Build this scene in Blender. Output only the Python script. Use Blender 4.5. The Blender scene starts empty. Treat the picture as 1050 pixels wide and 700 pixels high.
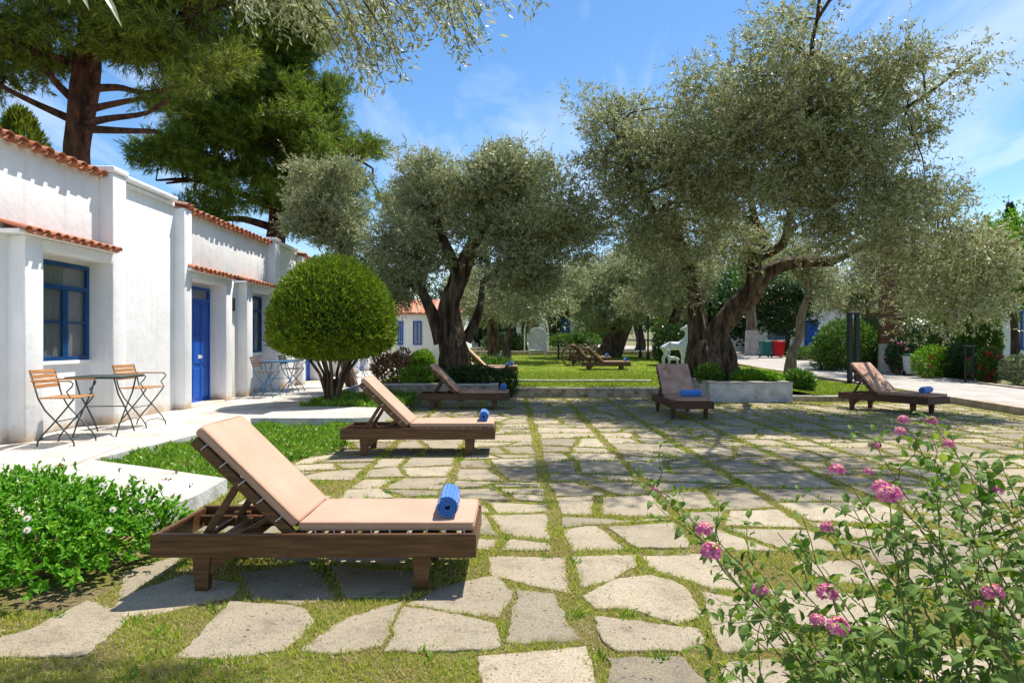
import bpy, bmesh, math, random
import numpy as np
from mathutils import Vector, Matrix, noise as mnoise
from math import radians, sin, cos, pi

# ---------------------------------------------------------------- camera, light, exposure
S = bpy.context.scene
col = S.collection
cam_d = bpy.data.cameras.new('camera'); cam = bpy.data.objects.new('camera', cam_d); col.objects.link(cam)
cam.location = (0, 0, 1.55); cam.rotation_euler = (radians(90), 0, 0)
cam_d.sensor_width = 36; cam_d.lens = 24; cam_d.clip_start = 0.05; cam_d.clip_end = 2000
S.camera = cam

SUN = Vector((0.35, 0.34, 1.0)).normalized()
elev = math.asin(SUN.z); azim = math.atan2(SUN.x, SUN.y)
W = bpy.data.worlds.new('World'); S.world = W; W.use_nodes = True
wn = W.node_tree.nodes; wl = W.node_tree.links
for n in list(wn): wn.remove(n)
wo = wn.new('ShaderNodeOutputWorld'); bg = wn.new('ShaderNodeBackground')
sky = wn.new('ShaderNodeTexSky'); sky.sky_type = 'NISHITA'; sky.sun_disc = False
sky.sun_elevation = elev; sky.sun_rotation = azim; sky.air_density = 1.0; sky.dust_density = 0.3; sky.ozone_density = 2.5
hs = wn.new('ShaderNodeHueSaturation'); hs.inputs['Saturation'].default_value = 1.22; hs.inputs['Value'].default_value = 0.98
wl.new(sky.outputs[0], hs.inputs['Color'])
tc = wn.new('ShaderNodeTexCoord')
sp_ = wn.new('ShaderNodeSeparateXYZ'); wl.new(tc.outputs['Generated'], sp_.inputs[0])
zz = wn.new('ShaderNodeMath'); zz.operation = 'ADD'; zz.inputs[1].default_value = 0.12; wl.new(sp_.outputs['Z'], zz.inputs[0])
dx = wn.new('ShaderNodeMath'); dx.operation = 'DIVIDE'; wl.new(sp_.outputs['X'], dx.inputs[0]); wl.new(zz.outputs[0], dx.inputs[1])
dy = wn.new('ShaderNodeMath'); dy.operation = 'DIVIDE'; wl.new(sp_.outputs['Y'], dy.inputs[0]); wl.new(zz.outputs[0], dy.inputs[1])
cb = wn.new('ShaderNodeCombineXYZ'); wl.new(dx.outputs[0], cb.inputs[0]); wl.new(dy.outputs[0], cb.inputs[1])
mp = wn.new('ShaderNodeMapping'); mp.inputs['Rotation'].default_value = (0, 0, radians(-38)); mp.inputs['Scale'].default_value = (1.5, 0.45, 1); mp.inputs['Location'].default_value = (0.6, 0.4, 0)
wl.new(cb.outputs[0], mp.inputs[0])
nz = wn.new('ShaderNodeTexNoise'); nz.inputs['Scale'].default_value = 1.3; nz.inputs['Detail'].default_value = 9; nz.inputs['Roughness'].default_value = 0.58; nz.inputs['Distortion'].default_value = 0.6
wl.new(mp.outputs[0], nz.inputs['Vector'])
rp = wn.new('ShaderNodeValToRGB'); rp.color_ramp.elements[0].position = 0.46; rp.color_ramp.elements[0].color = (0, 0, 0, 1)
rp.color_ramp.elements[1].position = 0.78; rp.color_ramp.elements[1].color = (0.75, 0.75, 0.75, 1)
wl.new(nz.outputs[0], rp.inputs[0])
mx = wn.new('ShaderNodeMix'); mx.data_type = 'RGBA'; mx.inputs['B'].default_value = (6.0, 6.5, 7.2, 1)
wl.new(rp.outputs[0], mx.inputs['Factor']); wl.new(hs.outputs[0], mx.inputs['A'])
wl.new(mx.outputs['Result'], bg.inputs[0]); bg.inputs[1].default_value = 0.115
wl.new(bg.outputs[0], wo.inputs[0])
sd = bpy.data.lights.new('sun', 'SUN'); sd.energy = 4.8; sd.angle = radians(0.53); sd.color = (1.0, 0.94, 0.845)
so = bpy.data.objects.new('sun', sd); col.objects.link(so); so.rotation_euler = SUN.to_track_quat('Z', 'Y').to_euler(); so.location = (5, 5, 30)
vs = S.view_settings; vs.view_transform = 'Standard'; vs.look = 'None'; vs.gamma = 1; vs.use_curve_mapping = False; vs.exposure = 0.68
S.cycles.max_bounces = 8; S.cycles.diffuse_bounces = 4; S.cycles.transparent_max_bounces = 8

rng = np.random.default_rng(11); R = random.Random(5)
F = 700.0
def P(px, py, Y): return (((px - 525) / F) * Y, Y, 1.55 - (py - 350) / F * Y)
def G(px, py, z=0.0):
    Y = (1.55 - z) * F / (py - 350); return ((px - 525) / F * Y, Y)

# ---------------------------------------------------------------- materials
MATS = {}
def newmat(name):
    m = bpy.data.materials.new(name); m.use_nodes = True; nt = m.node_tree
    b = nt.nodes['Principled BSDF']; return m, nt, b
def noise(nt, scale, detail=5, rough=0.55, vec=None, dist=0):
    n = nt.nodes.new('ShaderNodeTexNoise'); n.inputs['Scale'].default_value = scale; n.inputs['Detail'].default_value = detail
    n.inputs['Roughness'].default_value = rough; n.inputs['Distortion'].default_value = dist
    if vec is not None: nt.links.new(vec, n.inputs['Vector'])
    return n.outputs[0]
def ramp(nt, fac, stops):
    r = nt.nodes.new('ShaderNodeValToRGB'); e = r.color_ramp.elements
    while len(e) < len(stops): e.new(0.5)
    for i, (p, c) in enumerate(stops):
        e[i].position = p; e[i].color = (*c, 1) if len(c) == 3 else c
    nt.links.new(fac, r.inputs[0]); return r.outputs[0]
def mixc(nt, fac, a, b, blend='MIX'):
    m = nt.nodes.new('ShaderNodeMix'); m.data_type = 'RGBA'; m.blend_type = blend
    for key, v in (('Factor', fac), ('A', a), ('B', b)):
        if hasattr(v, 'is_output'): nt.links.new(v, m.inputs[key])
        elif key == 'Factor': m.inputs[key].default_value = v
        else: m.inputs[key].default_value = (*v, 1)
    return m.outputs['Result']
def bump(nt, b, h, strength=0.3, dist=0.01):
    bn = nt.nodes.new('ShaderNodeBump'); bn.inputs['Strength'].default_value = strength; bn.inputs['Distance'].default_value = dist
    nt.links.new(h, bn.inputs['Height']); nt.links.new(bn.outputs[0], b.inputs['Normal'])
def objco(nt, scale=None, rot=None):
    t = nt.nodes.new('ShaderNodeTexCoord'); o = t.outputs['Object']
    if scale:
        m = nt.nodes.new('ShaderNodeMapping'); m.inputs['Scale'].default_value = scale
        if rot: m.inputs['Rotation'].default_value = rot
        nt.links.new(o, m.inputs[0]); o = m.outputs[0]
    return o
def geopos(nt):
    g = nt.nodes.new('ShaderNodeNewGeometry'); return g.outputs['Position']
def surf(name, stops, scale=3, rough=0.7, bscale=40, bstr=0.3, bdist=0.01, stretch=None, spec=0.3, detail=6, metallic=0):
    m, nt, b = newmat(name)
    v = objco(nt, stretch or (1, 1, 1))
    nt.links.new(ramp(nt, noise(nt, scale, detail, 0.6, v), stops), b.inputs['Base Color'])
    b.inputs['Roughness'].default_value = rough; b.inputs['Specular IOR Level'].default_value = spec; b.inputs['Metallic'].default_value = metallic
    if bstr: bump(nt, b, noise(nt, bscale, 4, 0.6, v), bstr, bdist)
    MATS[name] = m; return m
def leafm(name, stops, back=None, trans=0.3, rough=0.5, spec=0.3, tcol=None, patch=None):
    m, nt, b = newmat(name)
    g = nt.nodes.new('ShaderNodeNewGeometry')
    c = ramp(nt, g.outputs['Random Per Island'], stops)
    if patch: c = mixc(nt, ramp(nt, noise(nt, patch[0], 5, 0.65, g.outputs['Position']), [(patch[1], (0, 0, 0)), (patch[2], (patch[4],) * 3)]), c, patch[3])
    if back: c = mixc(nt, g.outputs['Backfacing'], c, back)
    nt.links.new(c, b.inputs['Base Color']); b.inputs['Roughness'].default_value = rough; b.inputs['Specular IOR Level'].default_value = spec
    if trans:
        t = nt.nodes.new('ShaderNodeBsdfTranslucent'); ms = nt.nodes.new('ShaderNodeMixShader'); ms.inputs[0].default_value = trans
        if tcol: nt.links.new(mixc(nt, 1.0, c, tcol, 'MULTIPLY'), t.inputs[0])
        else: nt.links.new(c, t.inputs[0])
        nt.links.new(b.outputs[0], ms.inputs[1]); nt.links.new(t.outputs[0], ms.inputs[2])
        nt.links.new(ms.outputs[0], nt.nodes['Material Output'].inputs[0])
    MATS[name] = m; return m

# whitewash with damp tan staining along the foot of the wall
m, nt, b = newmat('whitewash'); pos = geopos(nt)
c = ramp(nt, noise(nt, 0.9, 7, 0.65, pos), [(0.3, (0.76, 0.76, 0.755)), (0.55, (0.84, 0.84, 0.84))])
sx = nt.nodes.new('ShaderNodeSeparateXYZ'); nt.links.new(pos, sx.inputs[0])
nn = nt.nodes.new('ShaderNodeMath'); nn.operation = 'MULTIPLY_ADD'; nn.inputs[1].default_value = 0.55; nt.links.new(noise(nt, 2.2, 5, 0.6, pos), nn.inputs[0]); nt.links.new(sx.outputs['Z'], nn.inputs[2])
st = ramp(nt, nn.outputs[0], [(0.42, (1, 1, 1)), (0.60, (0, 0, 0))])
c = mixc(nt, st, c, (0.60, 0.46, 0.33))
fine = ramp(nt, noise(nt, 14, 6, 0.7, pos), [(0.62, (1, 1, 1)), (0.75, (0.93, 0.92, 0.90))])
c = mixc(nt, 1.0, c, fine, 'MULTIPLY')
mp_ = nt.nodes.new('ShaderNodeMapping'); mp_.inputs['Scale'].default_value = (5, 5, .35); nt.links.new(pos, mp_.inputs[0])
c = mixc(nt, 1.0, c, ramp(nt, noise(nt, 1.4, 7, 0.7, mp_.outputs[0]), [(0.5, (1, 1, 1)), (0.75, (0.88, 0.865, 0.83))]), 'MULTIPLY')
nt.links.new(c, b.inputs['Base Color']); b.inputs['Roughness'].default_value = 0.85; b.inputs['Specular IOR Level'].default_value = 0.15
bump(nt, b, noise(nt, 5, 7, 0.55, pos), 0.45, 0.025); MATS['whitewash'] = m

# pale terrace concrete, scuffed
m, nt, b = newmat('terrace'); pos = geopos(nt)
c = ramp(nt, noise(nt, 1.3, 8, 0.65, pos), [(0.32, (0.34, 0.30, 0.25)), (0.46, (0.48, 0.45, 0.40)), (0.66, (0.58, 0.555, 0.51))])
c = mixc(nt, 1.0, c, ramp(nt, noise(nt, 45, 4, 0.6, pos), [(0.33, (0.78, 0.76, 0.72)), (0.5, (1, 1, 1))]), 'MULTIPLY')
c = mixc(nt, ramp(nt, noise(nt, 5.5, 7, 0.75, pos), [(0.54, (0, 0, 0)), (0.66, (0.65, 0.65, 0.65))]), c, (0.36, 0.27, 0.18))
vj = nt.nodes.new('ShaderNodeTexVoronoi'); vj.feature = 'DISTANCE_TO_EDGE'; vj.inputs['Scale'].default_value = 0.75; nt.links.new(pos, vj.inputs['Vector'])
c = mixc(nt, ramp(nt, vj.outputs['Distance'], [(0.004, (0.75, 0.75, 0.75)), (0.012, (0, 0, 0))]), c, (0.30, 0.25, 0.19))
nt.links.new(c, b.inputs['Base Color']); b.inputs['Roughness'].default_value = 0.85
bump(nt, b, noise(nt, 25, 6, 0.7, pos), 0.5, 0.01); MATS['terrace'] = m

# paving stone
m, nt, b = newmat('stone'); pos = geopos(nt); g = nt.nodes.new('ShaderNodeNewGeometry')
base = ramp(nt, g.outputs['Random Per Island'], [(0, (0.27, 0.24, 0.185)), (0.35, (0.375, 0.33, 0.255)), (0.7, (0.43, 0.375, 0.285)), (1, (0.50, 0.44, 0.34))])
c = mixc(nt, 1.0, base, ramp(nt, noise(nt, 3.5, 8, 0.7, pos), [(0.3, (0.52, 0.49, 0.44)), (0.46, (0.88, 0.86, 0.82)), (0.6, (1.0, 0.98, 0.94)), (0.75, (1.15, 1.08, 0.96))]), 'MULTIPLY')
vo = nt.nodes.new('ShaderNodeTexVoronoi'); vo.inputs['Scale'].default_value = 26; nt.links.new(pos, vo.inputs['Vector'])
c = mixc(nt, ramp(nt, vo.outputs['Distance'], [(0.08, (0.9, 0.9, 0.9)), (0.2, (0, 0, 0))]), c, (0.13, 0.115, 0.09))
c = mixc(nt, ramp(nt, noise(nt, 7, 6, 0.75, pos), [(0.52, (0, 0, 0)), (0.68, (0.7, 0.7, 0.7))]), c, (0.25, 0.21, 0.13))
c = mixc(nt, 1.0, c, ramp(nt, noise(nt, 110, 3, 0.8, pos), [(0.36, (0.55, 0.52, 0.48)), (0.5, (1, 1, 1)), (0.7, (1.15, 1.13, 1.1))]), 'MULTIPLY')
nt.links.new(c, b.inputs['Base Color']); b.inputs['Roughness'].default_value = 0.9; b.inputs['Specular IOR Level'].default_value = 0.15
bump(nt, b, noise(nt, 60, 8, 0.75, pos), 0.8, 0.012); MATS['stone'] = m

# yard soil: dry thatch, earth and moss
m, nt, b = newmat('soil'); pos = geopos(nt)
c = ramp(nt, noise(nt, 30, 7, 0.75, pos), [(0.3, (0.08, 0.07, 0.025)), (0.46, (0.21, 0.165, 0.08)), (0.6, (0.34, 0.27, 0.16)), (0.75, (0.44, 0.36, 0.24))])
c = mixc(nt, ramp(nt, noise(nt, 2.1, 5, 0.6, pos), [(0.42, (0, 0, 0)), (0.6, (0.75, 0.75, 0.75))]), c, (0.20, 0.22, 0.04))
nt.links.new(c, b.inputs['Base Color']); b.inputs['Roughness'].default_value = 1; b.inputs['Specular IOR Level'].default_value = 0.05
bump(nt, b, noise(nt, 80, 6, 0.8, pos), 1.0, 0.02); MATS['soil'] = m

m, nt, b = newmat('lawn'); pos = geopos(nt)
c = ramp(nt, noise(nt, 1.4, 7, 0.7, pos), [(0.3, (0.10, 0.17, 0.015)), (0.5, (0.20, 0.27, 0.025)), (0.7, (0.32, 0.34, 0.06))])
c = mixc(nt, 1.0, c, ramp(nt, noise(nt, 50, 4, 0.7, pos), [(0.35, (0.6, 0.6, 0.5)), (0.55, (1, 1, 1))]), 'MULTIPLY')
nt.links.new(c, b.inputs['Base Color']); b.inputs['Roughness'].default_value = 0.95; b.inputs['Specular IOR Level'].default_value = 0.1
bump(nt, b, noise(nt, 70, 5, 0.8, pos), 1.0, 0.03); MATS['lawn'] = m

m, nt, b = newmat('ground'); pos = geopos(nt)
c = ramp(nt, noise(nt, 0.6, 8, 0.7, pos), [(0.3, (0.06, 0.08, 0.02)), (0.5, (0.15, 0.15, 0.05)), (0.72, (0.30, 0.25, 0.15))])
nt.links.new(c, b.inputs['Base Color']); b.inputs['Roughness'].default_value = 1; MATS['ground'] = m

surf('road', [(0.3, (0.28, 0.26, 0.23)), (0.6, (0.42, 0.39, 0.35))], 2.5, 0.85, 60, 0.3)
surf('kerb', [(0.3, (0.26, 0.20, 0.14)), (0.55, (0.42, 0.35, 0.26)), (0.75, (0.55, 0.50, 0.42))], 4, 0.9, 30, 0.6, 0.02)
surf('rubble', [(0.34, (0.15, 0.12, 0.08)), (0.47, (0.36, 0.30, 0.21)), (0.68, (0.54, 0.46, 0.33))], 5, 0.95, 12, 1.0, 0.04)
surf('cap', [(0.3, (0.40, 0.36, 0.30)), (0.7, (0.60, 0.56, 0.50))], 6, 0.9, 30, 0.5, 0.01)
surf('slab_side', [(0.3, (0.34, 0.33, 0.31)), (0.55, (0.56, 0.56, 0.55)), (0.75, (0.66, 0.66, 0.65))], 4, 0.9, 30, 0.7, 0.015)
surf('blue_paint', [(0.3, (0.004, 0.07, 0.40)), (0.7, (0.008, 0.11, 0.52))], 4, 0.38, 60, 0.1, 0.003)
surf('blue_frame', [(0.3, (0.003, 0.04, 0.13)), (0.7, (0.006, 0.065, 0.19))], 4, 0.4, 60, 0.1, 0.003)
surf('dark_wood', [(0.25, (0.035, 0.013, 0.005)), (0.5, (0.095, 0.040, 0.014)), (0.75, (0.19, 0.092, 0.038))], 6, 0.38, 25, 0.25, 0.004, (0.5, 7, 7), 0.45)
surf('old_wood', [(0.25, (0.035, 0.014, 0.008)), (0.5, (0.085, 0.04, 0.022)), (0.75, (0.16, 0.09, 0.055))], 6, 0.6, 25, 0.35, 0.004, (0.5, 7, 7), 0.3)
surf('slat_wood', [(0.25, (0.22, 0.09, 0.03)), (0.5, (0.40, 0.19, 0.07)), (0.75, (0.55, 0.30, 0.13))], 7, 0.5, 25, 0.2, 0.003, (7, 0.7, 7), 0.35)
surf('slat_dark', [(0.25, (0.08, 0.045, 0.03)), (0.75, (0.17, 0.10, 0.07))], 7, 0.5, 25, 0.2, 0.003, (7, 0.7, 7), 0.35)
surf('iron_green', [(0.3, (0.018, 0.035, 0.03)), (0.7, (0.04, 0.062, 0.055))], 20, 0.5, 0, 0, spec=0.4)
surf('iron_blue', [(0.3, (0.015, 0.12, 0.28)), (0.7, (0.03, 0.18, 0.38))], 20, 0.45, 0, 0, spec=0.4)
surf('iron_grey', [(0.3, (0.05, 0.055, 0.07)), (0.7, (0.10, 0.10, 0.12))], 20, 0.5, 0, 0, spec=0.4)
surf('black_metal', [(0.3, (0.008, 0.010, 0.014)), (0.7, (0.02, 0.024, 0.03))], 10, 0.45, 0, 0)
surf('bark_olive', [(0.34, (0.02, 0.013, 0.008)), (0.48, (0.085, 0.055, 0.034)), (0.62, (0.17, 0.12, 0.078)), (0.8, (0.30, 0.23, 0.16))], 7, 0.95, 10, 1.0, 0.16, (1, 1, 0.22))
surf('bark_pine', [(0.34, (0.018, 0.008, 0.005)), (0.5, (0.07, 0.028, 0.014)), (0.75, (0.15, 0.065, 0.035))], 6, 0.95, 8, 1.0, 0.14, (1, 1, 0.35))
surf('bark_pale', [(0.3, (0.10, 0.07, 0.05)), (0.6, (0.25, 0.185, 0.13)), (0.8, (0.36, 0.29, 0.22))], 8, 0.95, 16, 1.0, 0.03, (1, 1, 0.3))
surf('bark_palm', [(0.3, (0.11, 0.05, 0.025)), (0.6, (0.24, 0.12, 0.065)), (0.8, (0.33, 0.19, 0.11))], 3, 0.95, 8, 1.0, 0.06, (1, 1, 4))
surf('lime_wash', [(0.3, (0.38, 0.33, 0.27)), (0.55, (0.62, 0.58, 0.52)), (0.75, (0.70, 0.68, 0.64))], 4, 0.95, 10, 1.0, 0.05)
surf('white_paint', [(0.3, (0.62, 0.62, 0.60)), (0.7, (0.78, 0.78, 0.76))], 8, 0.5, 30, 0.1)
surf('statue_white', [(0.3, (0.42, 0.44, 0.43)), (0.7, (0.66, 0.68, 0.66))], 8, 0.6, 30, 0.3)
surf('red_plastic', [(0.3, (0.5, 0.01, 0.015)), (0.7, (0.62, 0.02, 0.025))], 5, 0.4, 0, 0)
surf('teal_plastic', [(0.3, (0.01, 0.13, 0.13)), (0.7, (0.015, 0.18, 0.17))], 5, 0.4, 0, 0)
surf('green_plastic', [(0.3, (0.01, 0.14, 0.07)), (0.7, (0.015, 0.2, 0.10))], 5, 0.4, 0, 0)
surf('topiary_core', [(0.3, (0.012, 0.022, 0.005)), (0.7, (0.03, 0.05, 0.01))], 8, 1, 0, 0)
surf('dirt_bed', [(0.3, (0.06, 0.04, 0.02)), (0.7, (0.17, 0.12, 0.07))], 8, 1, 30, 0.8, 0.03)
surf('stem_green', [(0.3, (0.10, 0.13, 0.035)), (0.7, (0.20, 0.18, 0.07))], 9, 0.7, 0, 0)
surf('hill', [(0.3, (0.05, 0.09, 0.04)), (0.7, (0.10, 0.14, 0.07))], 0.05, 1, 0, 0)

# terracotta: each tile its own fired tone with lichen blotches
m, nt, b = newmat('terracotta'); pos = geopos(nt); g = nt.nodes.new('ShaderNodeNewGeometry')
c = ramp(nt, g.outputs['Random Per Island'], [(0, (0.30, 0.085, 0.04)), (0.4, (0.42, 0.14, 0.065)), (0.75, (0.50, 0.20, 0.10)), (1, (0.40, 0.24, 0.16))])
c = mixc(nt, ramp(nt, noise(nt, 9, 6, 0.7, pos), [(0.5, (0, 0, 0)), (0.68, (0.7, 0.7, 0.7))]), c, (0.20, 0.13, 0.09))
nt.links.new(c, b.inputs['Base Color']); b.inputs['Roughness'].default_value = 0.85
bump(nt, b, noise(nt, 40, 5, 0.7, pos), 0.5, 0.01); MATS['terracotta'] = m

# cushion canvas, towelling
m, nt, b = newmat('cushion'); v = objco(nt)
c = ramp(nt, noise(nt, 2.5, 5, 0.6, v), [(0.3, (0.46, 0.285, 0.195)), (0.7, (0.53, 0.34, 0.245))])
nt.links.new(c, b.inputs['Base Color']); b.inputs['Roughness'].default_value = 0.9; b.inputs['Specular IOR Level'].default_value = 0.2
b.inputs['Sheen Weight'].default_value = 0.15
h = nt.nodes.new('ShaderNodeMath'); h.operation = 'ADD'; nt.links.new(noise(nt, 5, 3, 0.5, v), h.inputs[0])
h2 = nt.nodes.new('ShaderNodeMath'); h2.operation = 'MULTIPLY'; h2.inputs[1].default_value = 0.06; nt.links.new(noise(nt, 400, 2, 0.5, v), h2.inputs[0]); nt.links.new(h2.outputs[0], h.inputs[1])
bump(nt, b, h.outputs[0], 0.6, 0.03); MATS['cushion'] = m
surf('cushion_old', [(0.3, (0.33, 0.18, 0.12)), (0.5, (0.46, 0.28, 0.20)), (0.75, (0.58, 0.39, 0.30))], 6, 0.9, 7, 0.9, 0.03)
surf('piping', [(0.3, (0.36, 0.20, 0.12)), (0.7, (0.42, 0.25, 0.16))], 10, 0.9, 0, 0)
m, nt, b = newmat('towel'); v = objco(nt)
c = ramp(nt, noise(nt, 60, 3, 0.6, v), [(0.3, (0.02, 0.13, 0.50)), (0.7, (0.05, 0.23, 0.70))])
nt.links.new(c, b.inputs['Base Color']); b.inputs['Roughness'].default_value = 1; b.inputs['Sheen Weight'].default_value = 0.5
bump(nt, b, noise(nt, 160, 3, 0.7, v), 1.0, 0.006); MATS['towel'] = m
m, nt, b = newmat('curtain'); v = objco(nt, (1, 14, 1.2))
nt.links.new(ramp(nt, noise(nt, 1.2, 3, 0.5, v), [(0.35, (0.06, 0.06, 0.05)), (0.6, (0.22, 0.21, 0.16))]), b.inputs['Base Color']); b.inputs['Roughness'].default_value = 0.9; MATS['curtain'] = m
m, nt, b = newmat('glass'); b.inputs['Base Color'].default_value = (0.6, 0.65, 0.68, 1); b.inputs['Roughness'].default_value = 0.03
b.inputs['Transmission Weight'].default_value = 0.85; b.inputs['IOR'].default_value = 1.45; MATS['glass'] = m
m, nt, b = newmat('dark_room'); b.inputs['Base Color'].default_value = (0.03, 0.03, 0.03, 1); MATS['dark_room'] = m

leafm('olive_leaf', [(0, (0.09, 0.125, 0.030)), (0.4, (0.19, 0.225, 0.06)), (0.75, (0.32, 0.345, 0.11)), (1, (0.50, 0.50, 0.22))], patch=(0.7, 0.45, 0.65, (0.27, 0.21, 0.07), 0.45), back=(0.42, 0.45, 0.27), trans=0.42, rough=0.42, spec=0.35)
leafm('olive_silver', [(0, (0.11, 0.145, 0.045)), (0.5, (0.22, 0.25, 0.085)), (1, (0.40, 0.42, 0.19))], back=(0.40, 0.43, 0.25), trans=0.36, rough=0.42, spec=0.35)
leafm('pine_needle', [(0, (0.05, 0.085, 0.010)), (0.5, (0.12, 0.17, 0.016)), (0.85, (0.24, 0.28, 0.025)), (1, (0.32, 0.33, 0.035))], trans=0.42, rough=0.5)
leafm('pine_far', [(0, (0.05, 0.095, 0.012)), (0.5, (0.13, 0.20, 0.018)), (1, (0.28, 0.35, 0.035))], trans=0.45, rough=0.5)
leafm('cypress_leaf', [(0, (0.012, 0.035, 0.010)), (0.6, (0.03, 0.065, 0.02)), (1, (0.06, 0.11, 0.03))], trans=0.15, rough=0.6)
leafm('box_leaf', [(0, (0.06, 0.13, 0.008)), (0.5, (0.15, 0.25, 0.012)), (0.85, (0.28, 0.38, 0.02)), (1, (0.40, 0.48, 0.035))], patch=(4.0, 0.5, 0.66, (0.10, 0.10, 0.015), 0.6), trans=0.25, rough=0.5)
leafm('bright_leaf', [(0, (0.07, 0.19, 0.008)), (0.4, (0.14, 0.31, 0.015)), (0.8, (0.24, 0.42, 0.03)), (1, (0.38, 0.48, 0.07))], trans=0.4, rough=0.4, spec=0.4)
leafm('bush_leaf', [(0, (0.05, 0.20, 0.006)), (0.5, (0.11, 0.34, 0.012)), (1, (0.24, 0.46, 0.03))], trans=0.4, rough=0.5, spec=0.2)
leafm('broad_leaf', [(0, (0.03, 0.09, 0.012)), (0.5, (0.08, 0.18, 0.02)), (1, (0.19, 0.31, 0.04))], trans=0.38, rough=0.4, spec=0.4)
leafm('dark_leaf', [(0, (0.015, 0.045, 0.012)), (0.5, (0.035, 0.085, 0.018)), (1, (0.09, 0.16, 0.03))], trans=0.25, rough=0.4, spec=0.5)
leafm('lantana_leaf', [(0, (0.03, 0.085, 0.008)), (0.45, (0.075, 0.165, 0.013)), (0.82, (0.18, 0.29, 0.025)), (1, (0.40, 0.44, 0.06))], back=(0.15, 0.24, 0.05), trans=0.36, rough=0.55, spec=0.12)
leafm('red_leaf', [(0, (0.10, 0.10, 0.03)), (0.5, (0.22, 0.14, 0.05)), (1, (0.42, 0.17, 0.08))], trans=0.3, rough=0.45)
leafm('grass_blade', [(0, (0.20, 0.30, 0.015)), (0.4, (0.36, 0.46, 0.03)), (0.7, (0.47, 0.46, 0.06)), (0.88, (0.56, 0.46, 0.17)), (1, (0.62, 0.52, 0.29))], patch=(1.6, 0.47, 0.66, (0.50, 0.38, 0.17), 0.75), trans=0.45, rough=0.6)
leafm('lawn_blade', [(0, (0.12, 0.20, 0.015)), (0.5, (0.22, 0.32, 0.02)), (1, (0.38, 0.42, 0.05))], trans=0.4, rough=0.6)
leafm('palm_leaf', [(0, (0.08, 0.14, 0.015)), (1, (0.22, 0.30, 0.03))], trans=0.35, rough=0.4)
leafm('litter_leaf', [(0, (0.16, 0.09, 0.04)), (0.6, (0.32, 0.21, 0.11)), (1, (0.44, 0.34, 0.2))], trans=0.1, rough=0.8)
leafm('petal_pink', [(0, (0.60, 0.07, 0.30)), (0.4, (0.78, 0.18, 0.44)), (0.8, (0.88, 0.42, 0.58)), (1, (0.92, 0.66, 0.48))], trans=0.3, rough=0.6)
leafm('petal_core', [(0, (0.85, 0.45, 0.12)), (1, (0.90, 0.68, 0.30))], trans=0.2, rough=0.6)
leafm('petal_white', [(0, (0.8, 0.8, 0.8)), (1, (0.85, 0.84, 0.82))], trans=0.2, rough=0.6)
leafm('petal_red', [(0, (0.55, 0.02, 0.03)), (1, (0.75, 0.06, 0.09))], trans=0.2, rough=0.6)
leafm('petal_yellow', [(0, (0.8, 0.5, 0.02)), (1, (0.85, 0.6, 0.05))], trans=0.1, rough=0.6)

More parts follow.
